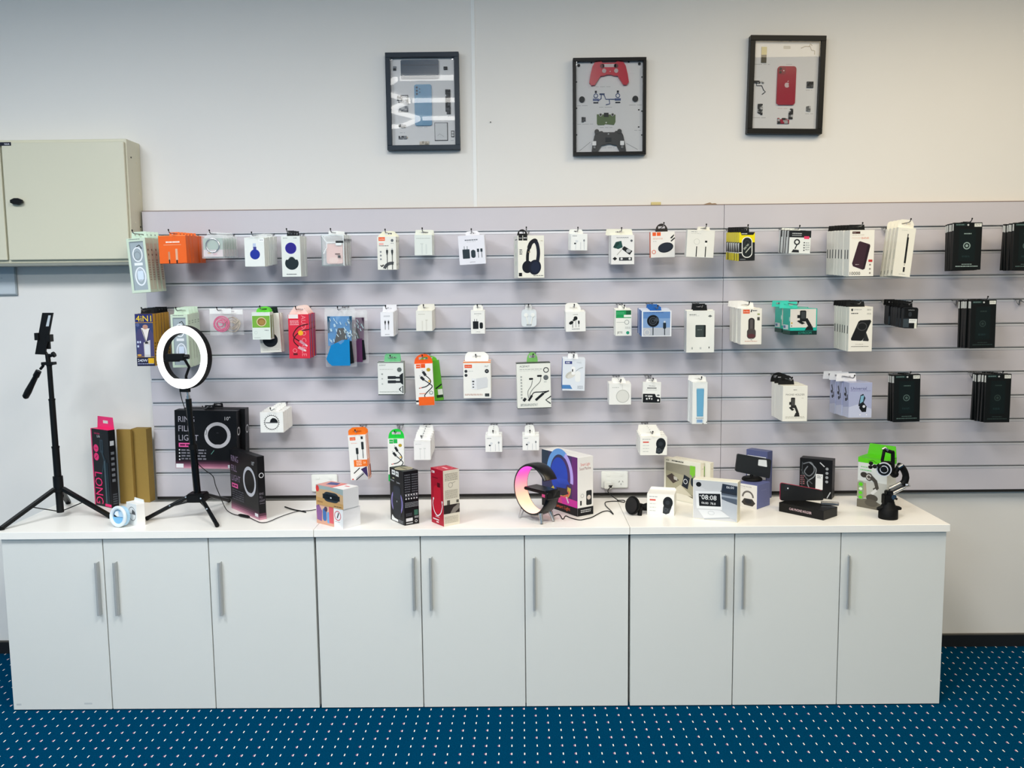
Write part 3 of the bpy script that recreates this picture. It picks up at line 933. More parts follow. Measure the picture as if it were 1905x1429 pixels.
X_, Z_ = bag_thing('clear bag with crumpled bright blue zip pouch', 'zip pouch bags on the second row', (604, 573, 662, 683), .13, 4, pouch('#0d80bf', '#124a68'), hdr=False, base_film=FILM)
bag_thing('clear bag with purple zip pouch behind the bright blue one', 'zip pouch bags on the second row', (632, 577, 684, 676), .08, 4, pouch('#5d2a55', '#3d1b38'), hdr=False, base_film=FILM)
hook(X_, 4, .15, Z_ - .0075, 'chrome wire hook holding the zip pouch bags')
hang('cable_box', 'box', 'small white box with two black plugs beside the blue pouch', 'small white two plug boxes', (708, 581, 732, 626), .15, 4, 3, .045,
     body='#eeeef2', pr=[('t', .5, .14, .035, 'USB-C Cable', '#9b9ea6', 'c', .6), ('g', .25, .2, .75, .22, '#c9ccd2', 1)] + plug_pair(.36, .62, .36, .72, '#17191c') + [('t', .5, .9, .03, 'SAMSUNG', '#6d7078', 'c', .38)],
     tab=('rect', .05, .95, 570, '#ededf2'))
hang('adapter_box', 'box', 'cream adapter box with faint plug between two small plug boxes', 'cream adapter boxes on the second row', (774, 578, 804, 616), .15, 4, 5, .028,
     body='#e9e8df', pr=[('t', .15, .15, .05, 'USB-C Adapter', '#c8c6bb', 'l', .4), ('r', .35, .5, .43, 1, '#dcdad0'), ('r', .6, .48, .68, 1, '#dcdad0'), ('r', .58, .44, .72, .49, '#cfcdc2')], tab=('rect', .05, 1.0, 569, '#eceadf'))
hang('charger_box', 'box', 'small white box with black wall adapter on the second row', 'small white wall adapter boxes', (876, 578, 902, 621), .13, 4, 2, .035,
     body='#eeeee9', pr=[('t', .5, .12, .035, 'Power Adapter', '#8d908e', 'c', .7), ('g', .4, .21, .6, .23, '#b6b8b5', 1), ('r', .24, .36, .28, .46, '#7d8083'), ('r', .4, .36, .44, .46, '#7d8083'), ('rr', .14, .46, .54, .79, .02, '#14181b'), ('rr', .62, .51, .86, .78, .1, '#14181b'), ('t', .5, .9, .03, 'SAMSUNG', '#6d7078', 'c', .35)],
     tab=('round', .15, .85, 569, '#f0f0ea'))


def buds(root, w, h, t):
    b = MB()
    for s, x in ((-1, -.2), (1, .25)):
        b.cyl((x * w, -.003, -h * .3), (x * w, .003, -h * .3), w * .13, WHT, n=14)
        b.tube([(x * w, 0, -h * .35), (x * w * .7, 0, -h * .6), (x * w * .5, 0, -h * .85)], .0028, WHT, 6)
    b.build('earphones', root)
    b = MB()
    for x in (-.12, 0, .12):
        b.box(x * w - .0012, x * w + .0012, -.003, 0, -h * .93, -h * .84, G2)
    b.build('jack', root)


hang('earphone_case', 'case', 'rounded clear case with white wired earphones', 'clear earphone cases on the second row', (970, 577, 998, 608), .11, 4, 2, .022, .03, bodymat=mat('#dfe5e8', .15, grain=0.01), corner=.013,
     tab=('rect', .25, .7, 568, FILM2), extra=buds)
hang('earphone_box', 'box', 'white box with black in-ear buds, second row', 'white in-ear bud boxes', (1052, 580, 1089, 617), .13, 4, 3, .03,
     body='#f0f0ec', pr=[('t', .5, .12, .045, 'SAMSUNG', K, 'c', .25), ('e', .5, .33, .1, .1, '#16181a'), ('e', .42, .42, .07, .05, '#16181a'), ('e', .28, .55, .12, .08, '#16181a', -30), ('rr', .62, .45, .7, .62, .03, '#16181a'), ('r', .335, .58, .36, .8, K), ('r', .5, .4, .52, .78, '#777'), ('r', .65, .6, .67, .78, K), ('t', .5, .85, .035, 'AKG EARPHONES', G2, 'c', .62)],
     tab=('round', .05, .8, 567, '#f1f1ec'), roll=-1)
hang('case_box', 'box', 'white box with green top and round ring, second row', 'green topped white boxes', (1145, 576, 1175, 625), .15, 4, 3, .022,
     body='#edeee6', pr=[('r', .03, .03, .97, .32, '#1e9a57'), ('r', .65, .03, .97, .2, '#12613a'), ('r', .52, .2, .97, .29, '#eceee8'), ('g', .08, .1, .55, .2, '#53b884', 2), ('o', .7, .48, .13, .03, '#8e9692'), ('l', [(.06, .48), (.56, .48)], .02, '#9aa19d'), ('g', .6, .66, .95, .74, '#b6bab5', 2), ('t', .1, .83, .075, 'JETE', '#4c5350', 'l', .36), ('e', .76, .88, .1, .1, '#2a9b78')],
     tab=('rect', .3, .7, 571, '#f0f1ec'))
hang('wireless_charger_box', 'box', 'blue edged box with black round charging puck, second row', 'blue wireless charger boxes', (1194, 578, 1249, 626), .2, 4, 4, .03,
     body='#1f5fae', pr=[('r', 0, 0, 1, 1, '#eceff3'), ('r', .04, .04, .96, .97, '#7fa0cc'), ('r', .04, .04, .96, .3, '#5f88c0'), ('r', .04, .66, .96, .97, '#b7bdc6'), ('g', .1, .07, .75, .1, '#33548c', 1), ('e', .38, .4, .205, .205, '#0c1017'), ('o', .38, .4, .12, .02, '#4b525c'), ('o', .38, .4, .06, .015, '#4b525c'), ('p', [(.38, .4), (.5, .25), (.57, .33), (.58, .42)], '#3e4650'), ('r', .365, .6, .395, .95, '#20303c'),
                         ('rr', .72, .46, .82, .7, .03, '#1a2833'), ('r', .74, .4, .8, .47, '#c8d2dc'), ('r', .757, .7, .785, .95, '#1a2833'), ('o', .18, .84, .09, .012, '#e9e6d8')],
     sl=[('r', .75, 0, .95, 1, '#6ea0dd')], tab=('rect', .3, .7, 571, '#2a68b4'))
hang('power_bank_box', 'box', 'white box with small charcoal power block and black tab', 'white boxes with charcoal power block', (1277, 578, 1329, 656), .12, 4, 2, .025,
     body='#eeefe8', pr=[('t', .1, .08, .03, 'SUPER S5', '#8b8f8c', 'l', .36), ('g', .1, .12, .45, .135, '#b4b7b3', 1), ('p', [(.76, .135), (.84, .1), (.92, .135), (.84, .16)], '#6a6f6d'), ('rr', .32, .34, .68, .63, .03, '#3c4544'), ('rr', .62, .345, .69, .63, .02, '#1c2221'), ('g', .39, .45, .56, .47, '#8a9290', 1), ('r', .19, .87, .23, .92, '#a9adaa'), ('r', .48, .87, .54, .92, '#c6c9c6'), ('r', .8, .86, .83, .9, K)],
     tab=('rect', .26, .78, 567, K))
hang('car_charger_box', 'box', 'white box with charcoal car charger and orange logo', 'white car charger boxes', (1378, 574, 1417, 641), .22, 4, 6, .03,
     body='#eeebe0', pr=[('r', .1, .03, .42, .14, '#e2592b'), ('t', .14, .06, .045, 'borofone', '#fbe2d6', 'l', .24), ('l', [(.52, .03), (.48, .1)], .05, K), ('t', .56, .04, .04, 'BZ18', G2, 'l', .26), ('r', .78, .14, .9, .18, '#9aa36a'), ('r', .78, .24, .9, .33, '#4c4c46'),
                         ('rr', .36, .26, .66, .66, .14, '#33302f'), ('rr', .44, .3, .58, .6, .05, '#5a5454'), ('rr', .3, .56, .72, .84, .15, '#4a4442'), ('e', .51, .76, .18, .1, '#5c3336'), ('r', .47, .865, .55, .875, K), ('g', .2, .9, .8, .93, '#d7a492', 1)],
     tab=('rect', -.1, .7, 563, '#f3f2ee'))


def mount_art(u, v, s, c1='#1b1d1e', c2='#3b3e40'):
    return [('rr', u - .16 * s, v - .42 * s, u + .14 * s, v + .12 * s, .06 * s, c1), ('rr', u - .1 * s, v - .36 * s, u + .09 * s, v - .02 * s, .04 * s, c2), ('r', u - .28 * s, v - .2 * s, u - .14 * s, v - .05 * s, c1), ('p', [(u - .3 * s, v + .1 * s), (u - .2 * s, v + .05 * s), (u + .1 * s, v + .2 * s), (u - .05 * s, v + .26 * s)], c1),
            ('p', [(u + .06 * s, v + .0 * s), (u + .2 * s, v - .05 * s), (u + .42 * s, v + .32 * s), (u + .28 * s, v + .42 * s)], c1), ('p', [(u + .08 * s, v + .55 * s), (u + .2 * s, v + .36 * s), (u + .44 * s, v + .34 * s), (u + .5 * s, v + .55 * s)], c1)]


TEAL = '#22b5a3'
hang('phone_mount_box', 'box', 'teal box with black windscreen phone mount', 'teal phone mount boxes', (1470, 574, 1520, 623), .24, 4, 2, .095, .105,
     body=TEAL, pr=[('r', 0, .02, .96, .72, '#ded9d0'), ('r', 0, .84, 1, 1, '#12312d'), ('t', .3, .87, .1, 'JOYROOM', '#2f9a86', 'l', .5), ('g', .3, .1, .7, .115, '#b2aba0', 1), ('e', .06, .55, .03, .03, '#c9a93e'), ('r', .04, .64, .07, .68, K)] + mount_art(.48, .4, .78),
     sl=[('r', 0, .84, 1, 1, '#15413b'), ('r', .05, .63, .75, .8, '#dfe6ea'), ('r', .1, .66, .4, .76, '#5a7fae'), ('e', .93, .4, .06, .1, '#c9efe8')], tab=('rect', -.15, .55, 562, '#49d3be'))
hang('magnetic_power_bank_box', 'box', 'white box with black stand power bank under beaded black tab', 'white stand power bank boxes', (1579, 571, 1623, 654), .23, 4, 6, .026,
     body='#edeadf', pr=[('p', [(.08, .04), (.16, .04), (.16, .08), (.12, .1), (.08, .08)], '#3a3c3e'), ('t', .2, .05, .025, 'JOYROOM', '#77777a', 'l', .33), ('t', .08, .13, .03, 'JR-W050', '#4a4a4a', 'l', .3), ('g', .75, .05, .92, .09, '#a5a39a', 2), ('g', .75, .14, .92, .18, '#a5a39a', 2), ('p', [(.48, .3), (.9, .29), (.94, .33), (.6, .74), (.54, .76), (.12, .75), (.1, .71), (.4, .33)], '#1b1c1d'), ('o', .56, .44, .19, .03, '#4c4d4e', .16), ('p', [(.6, .76), (.72, .55), (.86, .74), (.84, .77)], '#2a2b2c'), ('g', .3, .83, .62, .85, '#b9b5a8', 1), ('g', .12, .88, .85, .905, '#7a776f', 1)],
     sl=[('r', .3, .42, .6, .6, '#3a3d3c')], tab=('rect', -.05, .75, 561, '#1a1b1c'))
hang('cable_pouch', 'pack', 'small black rounded pack with white price sticker', 'small black rounded packs', (1681, 572, 1708, 611), .23, 4, 7, .022, .027,
     body='#161b20', corner=.009, pr=[('rr', .06, .03, .94, .5, .06, '#0b0c0e'), ('t', .32, .1, .05, 'SAMSUNG', '#9da2a6', 'l', .42), ('e', .45, .33, .12, .18, '#2c3136'), ('r', .0, .55, .4, .95, '#3c464d'), ('r', .4, .55, .95, .74, '#eceeec'), ('g', .45, .6, .85, .68, '#aeb1b0', 2), ('r', .44, .76, .78, .96, K), ('r', .78, .74, .95, 1, '#dfe0d4')],
     sl=[('r', .45, .05, .65, .95, '#2c343a')], tab=('rect', -.1, .75, 561, '#0e1012'), roll=1.5, jig=2)
glass_pack('black screen protector pack in the second row stack', 'black packs on the second row', (1805, 558, 1852, 648), .19, 4, 7, bright=.3, roll=-.5)

# ---- third row -----------------------------------------------------------
hang('cable_box', 'box', 'white box with two grey braided plugs and green tab', 'white braided cable boxes', (703, 674, 751, 735), .12, 6, 2, .03,
     body='#e3e6e2', pr=[('r', 0, -.002, 1, .02, '#3c4a44'), ('r', 0, .975, 1, 1, '#24302c'), ('t', .06, .07, .035, 'ACEFAST', '#4a4f4d', 'l', .32), ('g', .08, .21, .6, .23, '#9da3a0', 1), ('e', .84, .23, .09, .09, '#5d6463'), ('rr', .38, .42, .7, .51, .02, '#2b2f33'), ('r', .7, .44, .86, .5, '#2b2f33'), ('rr', .38, .55, .7, .64, .02, '#2b2f33'), ('r', .7, .57, .86, .63, '#2b2f33'), ('p', [(.84, .4), (.98, .32), (.98, .7), (.86, .62)], '#1d2124'),
                         ('l', [(.82, .83), (.96, .72), (.96, .94), (.82, .83)], .05, '#23282a'), ('e', .17, .36, .035, .035, '#9da3a0'), ('e', .17, .5, .03, .03, '#b3b8b5'), ('e', .17, .66, .03, .03, '#b3b8b5'), ('g', .06, .89, .8, .92, '#b3b8b5', 2)],
     sr=[('r', .3, 0, .7, 1, '#39423f')], tab=('rect', .22, .85, 661, '#6fbb86'))
HOCO_CABLE = lambda c: [('r', .1, .01, .34, .105, c), ('r', .36, .0, .6, .1, c), ('t', .12, .04, .03, 'hoco.', '#fff', 'l', .2), ('e', .77, .15, .11, .1, '#b3992a'), ('l', [(.42, .15), (.46, .2)], .06, '#b9bcbf'), ('l', [(.46, .19), (.6, .29)], .15, '#22262a'), ('l', [(.28, .28), (.33, .33)], .06, '#b9bcbf'), ('l', [(.33, .32), (.5, .4)], .15, '#22262a'),
                          ('c', [(.6, .29), (.82, .39), (.84, .47), (.6, .56), (.2, .6)], .05, K), ('c', [(.5, .4), (.8, .5), (.92, .58), (.6, .72), (.5, .82), (.9, .97)], .05, K), ('l', [(.24, .6), (.34, .585)], .06, '#f29a92'), ('e', .78, .43, .06, .05, '#e8b833')]
hang('cable_card', 'pack', 'white cable card with orange rounded top and foot, mid row', 'orange topped cable card on the third row', (771, 677, 805, 752), .16, 6, 1, .016,
     body='#ecebe6', pr=HOCO_CABLE('#ea5a20') + [('t', .2, .72, .03, 'PD FAST', '#e98a66', 'l', .5), ('r', .15, .82, 1.0, 1.03, '#ee6420'), ('r', 0, .9, .15, .94, K), ('o', .85, .72, .09, .025, '#2b6b58')], tab=('dome', .0, 1.0, 659, '#ee5a1c'), roll=-2)
hang('cable_card', 'pack', 'green cable card peeking out behind the orange one', 'green cable card on the third row', (777, 672, 817, 747), .11, 6, 1, .016,
     body='#5aa82c', pr=[('r', .78, .72, 1, .9, '#dfe4dc'), ('r', .7, .86, 1, .93, '#1f3a1c'), ('l', [(.7, .7), (1, .6)], .06, K)], tab=('dome', .1, .9, 663, '#63b52f'), hooked=False, roll=-6)
hang('charger_box', 'box', 'white box with orange stripe and white wall charger', 'orange striped charger boxes', (862, 673, 913, 741), .13, 6, 2, .045,
     body='#efefe9', pr=[('r', 0, -.002, 1, .035, '#f0935a'), ('r', .05, .08, .32, .17, '#e9582a'), ('t', .08, .105, .035, 'borofone', '#fbe2d6', 'l', .21), ('t', .78, .1, .045, 'A27', '#4c4f52', 'l', .16), ('e', .1, .26, .055, .055, '#33373a'), ('e', .1, .37, .055, .055, '#33373a'), ('g', .19, .25, .36, .27, '#b7bab8', 1), ('e', .86, .26, .075, .075, '#2b2f32'), ('t', .86, .245, .03, '30', '#ddd', 'c', .08),
                         ('p', [(.46, .46), (.85, .42), (.9, .5), (.88, .7), (.5, .76)], '#d5d7d9'), ('p', [(.3, .45), (.48, .47), (.48, .76), (.3, .74)], '#e6e8ea'), ('r', .32, .52, .4, .56, '#4a4d50'), ('r', .33, .6, .39, .63, '#4a4d50'), ('r', .33, .68, .39, .71, '#4a4d50'), ('g', .05, .88, .7, .93, '#c9a79a', 2), ('r', .78, .87, .94, .95, '#3c4043')],
     tab=('round', .05, .9, 659, '#f4f4f1'))
hang('neckband_box', 'box', 'large white box with black neckband earphones and green tab', 'white neckband earphone box', (961, 675, 1024, 760), .13, 6, 1, .055,
     body='#e9ebe3', pr=[('r', 0, .0, 1, .015, '#2f3a35'), ('r', 0, .985, 1, 1.0, '#1f2926'), ('t', .09, .055, .038, 'ACEFAST', '#33373a', 'l', .31), ('g', .09, .135, .75, .155, '#8b908d', 1), ('g', .09, .17, .7, .18, '#babebb', 1), ('o', .87, .165, .07, .025, '#23282a'), ('e', .86, .33, .075, .075, '#63696b'), ('g', .8, .42, .9, .44, '#9a9f9d', 1), ('rr', .36, .33, .48, .37, .02, K), ('rr', .6, .27, .74, .31, .02, K),
                         ('c', [(.46, .38), (.42, .5), (.32, .62), (.33, .74), (.36, .79)], .014, '#3a3d40'), ('c', [(.71, .31), (.68, .42), (.48, .56), (.38, .68), (.38, .8)], .014, '#3a3d40'), ('l', [(.33, .83), (.44, .71)], .06, '#1a1c1f'), ('c', [(.42, .73), (.5, .65), (.7, .64), (.94, .63)], .025, '#1a1c1f'), ('l', [(.54, .82), (.78, .67)], .07, '#1a1c1f'), ('l', [(.78, .67), (.94, .62)], .035, '#1a1c1f'), ('l', [(.18, .83), (.25, .77)], .08, '#23262a'),
                         ('l', [(1, .74), (.84, .82), (.98, .9)], .03, '#1e2324'), ('g', .09, .89, .6, .95, '#aeb3b0', 3)] + [('e', .13, .3 + .065 * q, .025, .025, '#a3a8a5') for q in range(8)],
     sl=[('r', 0, 0, 1, .02, K), ('r', 0, .98, 1, 1, K)], tp=[('r', 0, 0, 1, 1, '#4d544b')], tab=('dome', .33, .66, 657, '#7fc26a'), yaw=3, roll=-1)
hang('earbud_box', 'box', 'white box with blue edges and white earbuds case', 'white and blue earbuds boxes', (1047, 668, 1089, 727), .13, 6, 3, .022,
     body='#dfe5ec', pr=[('r', .1, .07, .42, .16, '#3b4684'), ('t', .14, .085, .055, 'X80', '#fff', 'l', .24), ('t', .62, .09, .05, 'TWS', '#a9afb8', 'l', .26), ('e', .36, .5, .24, .14, '#c3c1b8', -28), ('e', .4, .52, .2, .1, '#d8d6ce', -28), ('rr', .4, .24, .56, .5, .06, '#f2f3f2'), ('rr', .56, .38, .8, .72, .1, '#eceeed'), ('r', .42, .32, .47, .4, '#26282a'), ('c', [(.6, .38), (.74, .3), (.9, .26)], .02, '#9aa0a2'), ('p', [(0, .82), (.35, .82), (.45, .94), (0, .94)], '#4f84bd'), ('g', .68, .84, .92, .95, '#b3b9c0', 3)],
     sl=[('r', 0, 0, 1, 1, '#6f8fcf'), ('r', .4, .75, 1, .95, '#3d6da9')], tab=('rect', .25, .7, 662, '#f0f2f3'), roll=1.5)
hang('charger_puck_box', 'box', 'square white box with grey magnetic puck, third row', 'square white puck boxes', (1133, 714, 1174, 753), .15, 7, 3, .025,
     body='#eeeeea', pr=[('g', .15, .17, .45, .21, '#9da09e', 1), ('e', .62, .6, .3, .3, '#b9bab4'), ('e', .62, .6, .27, .27, '#dcdcd6'), ('r', .6, .05, .62, .3, '#d3d3cd')], tab=('rect', .2, .8, 708, '#f1f1ee'))
hang('wireless_dongle_box', 'box', 'small box half white half black with white icons', 'half white half black box', (1196, 711, 1230, 750), .12, 7, 1, .018,
     body='#ecedea', pr=[('t', .5, .15, .06, 'Wireless', '#6a6d70', 'c', .4), ('t', .5, .25, .07, 'Display Adapter', '#5a5d60', 'c', .5), ('g', .2, .36, .8, .4, '#b5b8b6', 1), ('p', [(.02, .56), (.68, .56), (.75, .7), (.98, .74), (.98, .98), (.02, .98)], '#15171a'), ('r', .14, .64, .26, .68, '#dfe1e0'), ('r', .3, .64, .54, .7, '#dfe1e0'), ('r', .2, .76, .28, .84, '#dfe1e0'), ('r', .34, .74, .42, .82, '#dfe1e0'), ('r', .48, .76, .54, .84, '#dfe1e0'), ('e', .86, .62, .08, .04, '#6a6d70'), ('e', .86, .86, .05, .06, '#eee')],
     tab=('rect', .2, .8, 706, '#eeefec'), roll=1.5)
hang('watch_strap_box', 'box', 'slim clear fronted box with blue band inside', 'slim blue band boxes on the third row', (1288, 711, 1316, 789), .15, 7, 3, .026,
     body='#e9ecea', pr=[('r', .25, .15, .78, .98, '#d9e0e0'), ('p', [(.27, .16), (.77, .16), (.73, .82), (.31, .82)], '#5e9cc0'), ('r', .27, .14, .77, .17, '#bcd3de'), ('p', [(.31, .16), (.73, .16), (.7, .8), (.34, .8)], '#6aa9cc'), ('t', .5, .85, .018, 'APPLE WATCH', '#5f6a70', 'c', .8), ('r', .3, .89, .7, .97, '#9dbbd8'), ('g', .34, .9, .66, .96, '#4f7fb5', 2), ('e', .72, .99, .03, .03, K), ('e', .96, .955, .03, .03, K)],
     tab=('rect', .0, 1.0, 702, '#f2f2ef'), fan=-.0012)
hang('phone_mount_box', 'box', 'white box with black dashboard phone mount and black tab', 'white phone mount boxes', (1456, 718, 1502, 784), .22, 7, 3, .05,
     body='#eeece2', pr=[('t', .5, .1, .025, 'Yesido', '#5a5854', 'c', .25), ('t', .12, .22, .05, 'PHONE HOLDER', '#77746c', 'l', .76), ('g', .76, .34, .86, .36, '#b7b3a8', 1), ('g', .12, .86, .9, .93, '#c6c2b6', 2)] + mount_art(.42, .56, .55, '#2b2a28', '#4a4946'), tab=('dome', -.05, .6, 700, '#151515'))
hang('phone_mount_box', 'box', 'lilac box lettered Universal with black cradle', 'lilac universal mount boxes', (1579, 712, 1622, 777), .25, 7, 3, .06, .066,
     body='#aab0cf', pr=[('t', .08, .12, .085, 'Universal', '#3d3572', 'l', .68), ('g', .06, .23, .94, .255, '#7a75a8', 1), ('p', [(0, .7), (.4, .62), (1, .75), (1, 1), (0, 1)], '#c3c8de'), ('p', [(.5, .36), (.62, .32), (.72, .44), (.56, .72), (.42, .66)], '#222630'), ('p', [(.52, .38), (.66, .36), (.62, .54), (.48, .6)], '#7fb2c9'), ('p', [(.45, .72), (.62, .55), (.78, .68), (.76, .84), (.58, .84)], '#14161a'), ('e', .66, .68, .06, .06, '#d9dbe2'), ('e', .5, .92, .025, .025, '#f2f2f6'), ('e', .78, .92, .025, .025, '#f2f2f6')],
     sl=[('l', [(.3, .16), (.5, .3), (.4, .42)], .16, '#1d2029'), ('e', .5, .5, .14, .12, '#1d2029'), ('e', .3, .36, .12, .1, '#1d2029'), ('l', [(.7, .35), (.75, .5)], .14, '#1d2029'), ('p', [(0, .75), (1, .68), (1, 1), (0, 1)], '#c6cadf')], tab=('rect', -.35, .55, 697, '#e9e9ec'), jig=.6, fan=-.003)
glass_pack('black screen protector pack with crescent logo beside the lilac boxes', 'black packs beside the lilac boxes', (1662, 697, 1711, 785), .15, 7, 4, bright=.5, roll=-1)
glass_pack('black screen protector pack with faint ring, lowest stack', 'black packs lowest by the frame edge', (1833, 696, 1880, 786), .19, 7, 7, bright=.3)

# ---- lower rows ----------------------------------------------------------
RINGS = lambda c, s=1.0: [('t', .06, .1, .1, 'RING', c, 'l', .26), ('t', .06, .26, .1, 'FILL', c, 'l', .2), ('t', .06, .42, .1, 'LIGHT', c, 'l', .32), ('r', .06, .56, .28, .63, '#e05a9c'), ('t', .08, .575, .04, 'DIMMABLE', '#5a1238', 'l', .18), ('t', .9, .1, .06, '10"', '#c4c4c8', 'r', .1)]
PINKB = [('r', 0, .86, 1, .89, '#2b1824'), ('r', 0, .89, 1, .92, '#51303f'), ('r', 0, .92, 1, .95, '#7d4d62'), ('r', 0, .95, 1, .975, '#a46a80'), ('r', 0, .975, 1, 1, '#c08a9a')]
RBOX = PINKB + RINGS('#a19eaa') + [('o', .69, .42, .185, .055, '#b9b8bd'), ('r', .66, .58, .72, .63, '#b9b8bd'), ('e', .69, .38, .02, .006, '#3a3a40'), ('l', [(.5, .3), (.52, .36), (.5, .42)], .008, '#2e3a34'), ('l', [(.58, .75), (.63, .68)], .01, '#5a8a80')] + \
    [('e', .07, .68 + .055 * q, .012, .012, '#d8d8dc') for q in range(4)] + [('g', .1, .67, .5, .87, '#77767f', 4), ('r', .01, .92, .13, .99, '#eceef0'), ('r', .85, .93, .95, .985, '#d5d7da')]
hang('ring_light_box', 'box', 'black ring fill light box hanging behind the tripod pole', 'black ring fill light boxes on the slatwall', (327, 764, 442, 872), .15, 8, 2, .05, .056, body='#07070a', pr=RBOX,
     sr=[('o', .5, .36, .3, .1, '#c9c9ce')], tab=('rect', .42, .58, 757, '#0e0e12'), fan=.018, roll=1.5)
hang('selfie_light_box', 'box', 'white cube box with half filled dial, under the fourth groove', 'white dial boxes', (484, 767, 527, 805), .18, 8, 5, .027,
     body='#f0f0ec', pr=[('o', .5, .5, .3, .02, '#3a3a3c')] + [('l', [(.5 + .3 * math.cos(a * PI / 12), .5 + .34 * math.sin(a * PI / 12)), (.5 + .34 * math.cos(a * PI / 12), .5 + .385 * math.sin(a * PI / 12))], .022, K) for a in range(24)] + [('p', [(.42, .5), (.46, .36), (.55, .28), (.66, .3), (.75, .4), (.77, .5)], K), ('r', .24, .49, .76, .52, '#4a4a4c'), ('r', .27, .72, .275, .95, '#d3d3ce'), ('r', .73, .72, .735, .95, '#d3d3ce')],
     tab=('rect', .35, .75, 760, '#f2f2ee'))
hang('cable_box', 'box', 'orange topped white cable box above the double power point', 'orange topped cable boxes', (648, 810, 681, 893), .16, 9, 3, .018,
     body='#ecebe8', pr=[('r', .1, .04, .42, .11, '#e9622a'), ('t', .14, .06, .03, 'borofone', '#fbe6da', 'l', .24), ('g', .16, .17, .5, .19, '#e8a58a', 1), ('r', .72, .03, .84, .09, '#2b2e30'), ('rr', .72, .15, .86, .32, .03, '#2b3033'), ('r', .77, .3, .81, .52, '#2b3033'), ('rr', .4, .28, .54, .42, .03, '#2b3033'), ('r', .45, .4, .49, .55, '#2b3033'), ('r', .24, .55, 1, .7, '#ee7426'), ('g', .38, .57, .68, .69, '#fbe0c9', 3), ('t', .76, .59, .05, '3A', '#ffe0bd', 'l', .16),
                         ('p', [(.3, .95), (.95, .75), (1, 1), (.3, 1)], '#b9b9bc'), ('l', [(.2, .85), (.55, .73)], .05, K), ('l', [(.3, 1.0), (.75, .86)], .05, K), ('p', [(.6, .76), (.95, .7), (.98, .95)], '#3a2c5a'), ('e', .12, .98, .05, .04, '#d0423c')],
     sr=[('r', 0, 0, .5, 1, '#f0782c'), ('r', .5, .7, 1, .95, '#2d2347')], tab=('round', .0, 1.0, 799, '#f0781e'), roll=-2.5)
hang('cable_box', 'box', 'green topped white cable card rising behind the black speaker box', 'green topped cable card', (722, 817, 752, 895), .14, 9, 1, .018,
     body='#edeeea', pr=HOCO_CABLE('#22b14c') + [('r', 0, .84, 1, 1, '#25b455')], tab=('dome', .02, 1, 799, '#1fc840'))
hang('adapter_box', 'box', 'white box with faint plug drawing, lowest hooks', 'white adapter boxes on the lowest hooks', (770, 821, 801, 856), .2, 9, 5, .032,
     body='#efefee', pr=[('g', .1, .14, .45, .19, '#bcbfbf', 2), ('r', .36, .42, .4, .95, '#dcdedd'), ('r', .62, .4, .66, .95, '#dcdedd'), ('r', .32, .38, .46, .43, '#d2d4d3'), ('r', .58, .36, .72, .41, '#d2d4d3')], tab=('rect', .05, .95, 810, '#f4f4f2'))
hang('earphone_box', 'box', 'white earphone box on the lowest hooks, second pair from the lamp', 'white earphone boxes near the speaker box', (903, 812, 934, 841), .13, 9, 3, .026,
     body='#eff0ee', pr=EARP, tab=('round', .15, .8, 800, '#f2f3f0'))
hang('earphone_box', 'box', 'white earphone box hanging just over the curved lamp', 'white earphone boxes over the curved lamp', (972, 812, 1003, 838), .13, 9, 3, .026,
     body='#eff0ee', pr=EARP, tab=('round', .15, .75, 799, '#f2f3f0'))
MOUSE = [('g', .08, .12, .4, .17, G1, 1), ('r', .1, .25, .32, .32, '#d9564a'), ('g', .1, .45, .33, .5, '#b9bcb9', 1), ('g', .1, .62, .33, .67, '#b9bcb9', 1), ('g', .1, .78, .33, .83, '#b9bcb9', 1), ('p', [(.58, .88), (.6, .6), (.66, .4), (.92, .4), (.9, .62), (.82, .88), (.7, .94)], '#2f3439'), ('e', .77, .38, .18, .22, '#1b1f23'), ('e', .76, .38, .08, .08, '#2c3238'), ('o', .7, .72, .06, .014, '#555b60')]
hang('car_mount_box', 'box', 'white box with dark grey magnetic mount, lowest hooks', 'white magnetic mount boxes on the lowest hook', (1191, 813, 1241, 847), .2, 9, 4, .03,
     body='#efeee7', pr=MOUSE, tab=('rect', .05, .8, 802, '#f3f2ec'), sl=[('r', .2, .3, .5, .36, '#dddcd4')])

# hooks with nothing on them
for (x, y, k, d, lab) in ((1646, 425, 1, .05, 'empty chrome hook between power bank boxes and stylus boxes'), (1776, 563, 4, .05, 'empty chrome hook beside the second row black stack'),
                          (1893, 563, 4, .05, 'empty chrome hook at the frame edge on the second row'), (1806, 700, 7, .045, 'empty chrome hook next to the lowest black stack')):
    p = onY(x, y, 0)
    hook(p.x, k, d, groove(k) - .012, lab)

# ------------------------------------------------------------------ framed displays on the wall
FRM = mat('#0a0b0d', .4, spec=.2)


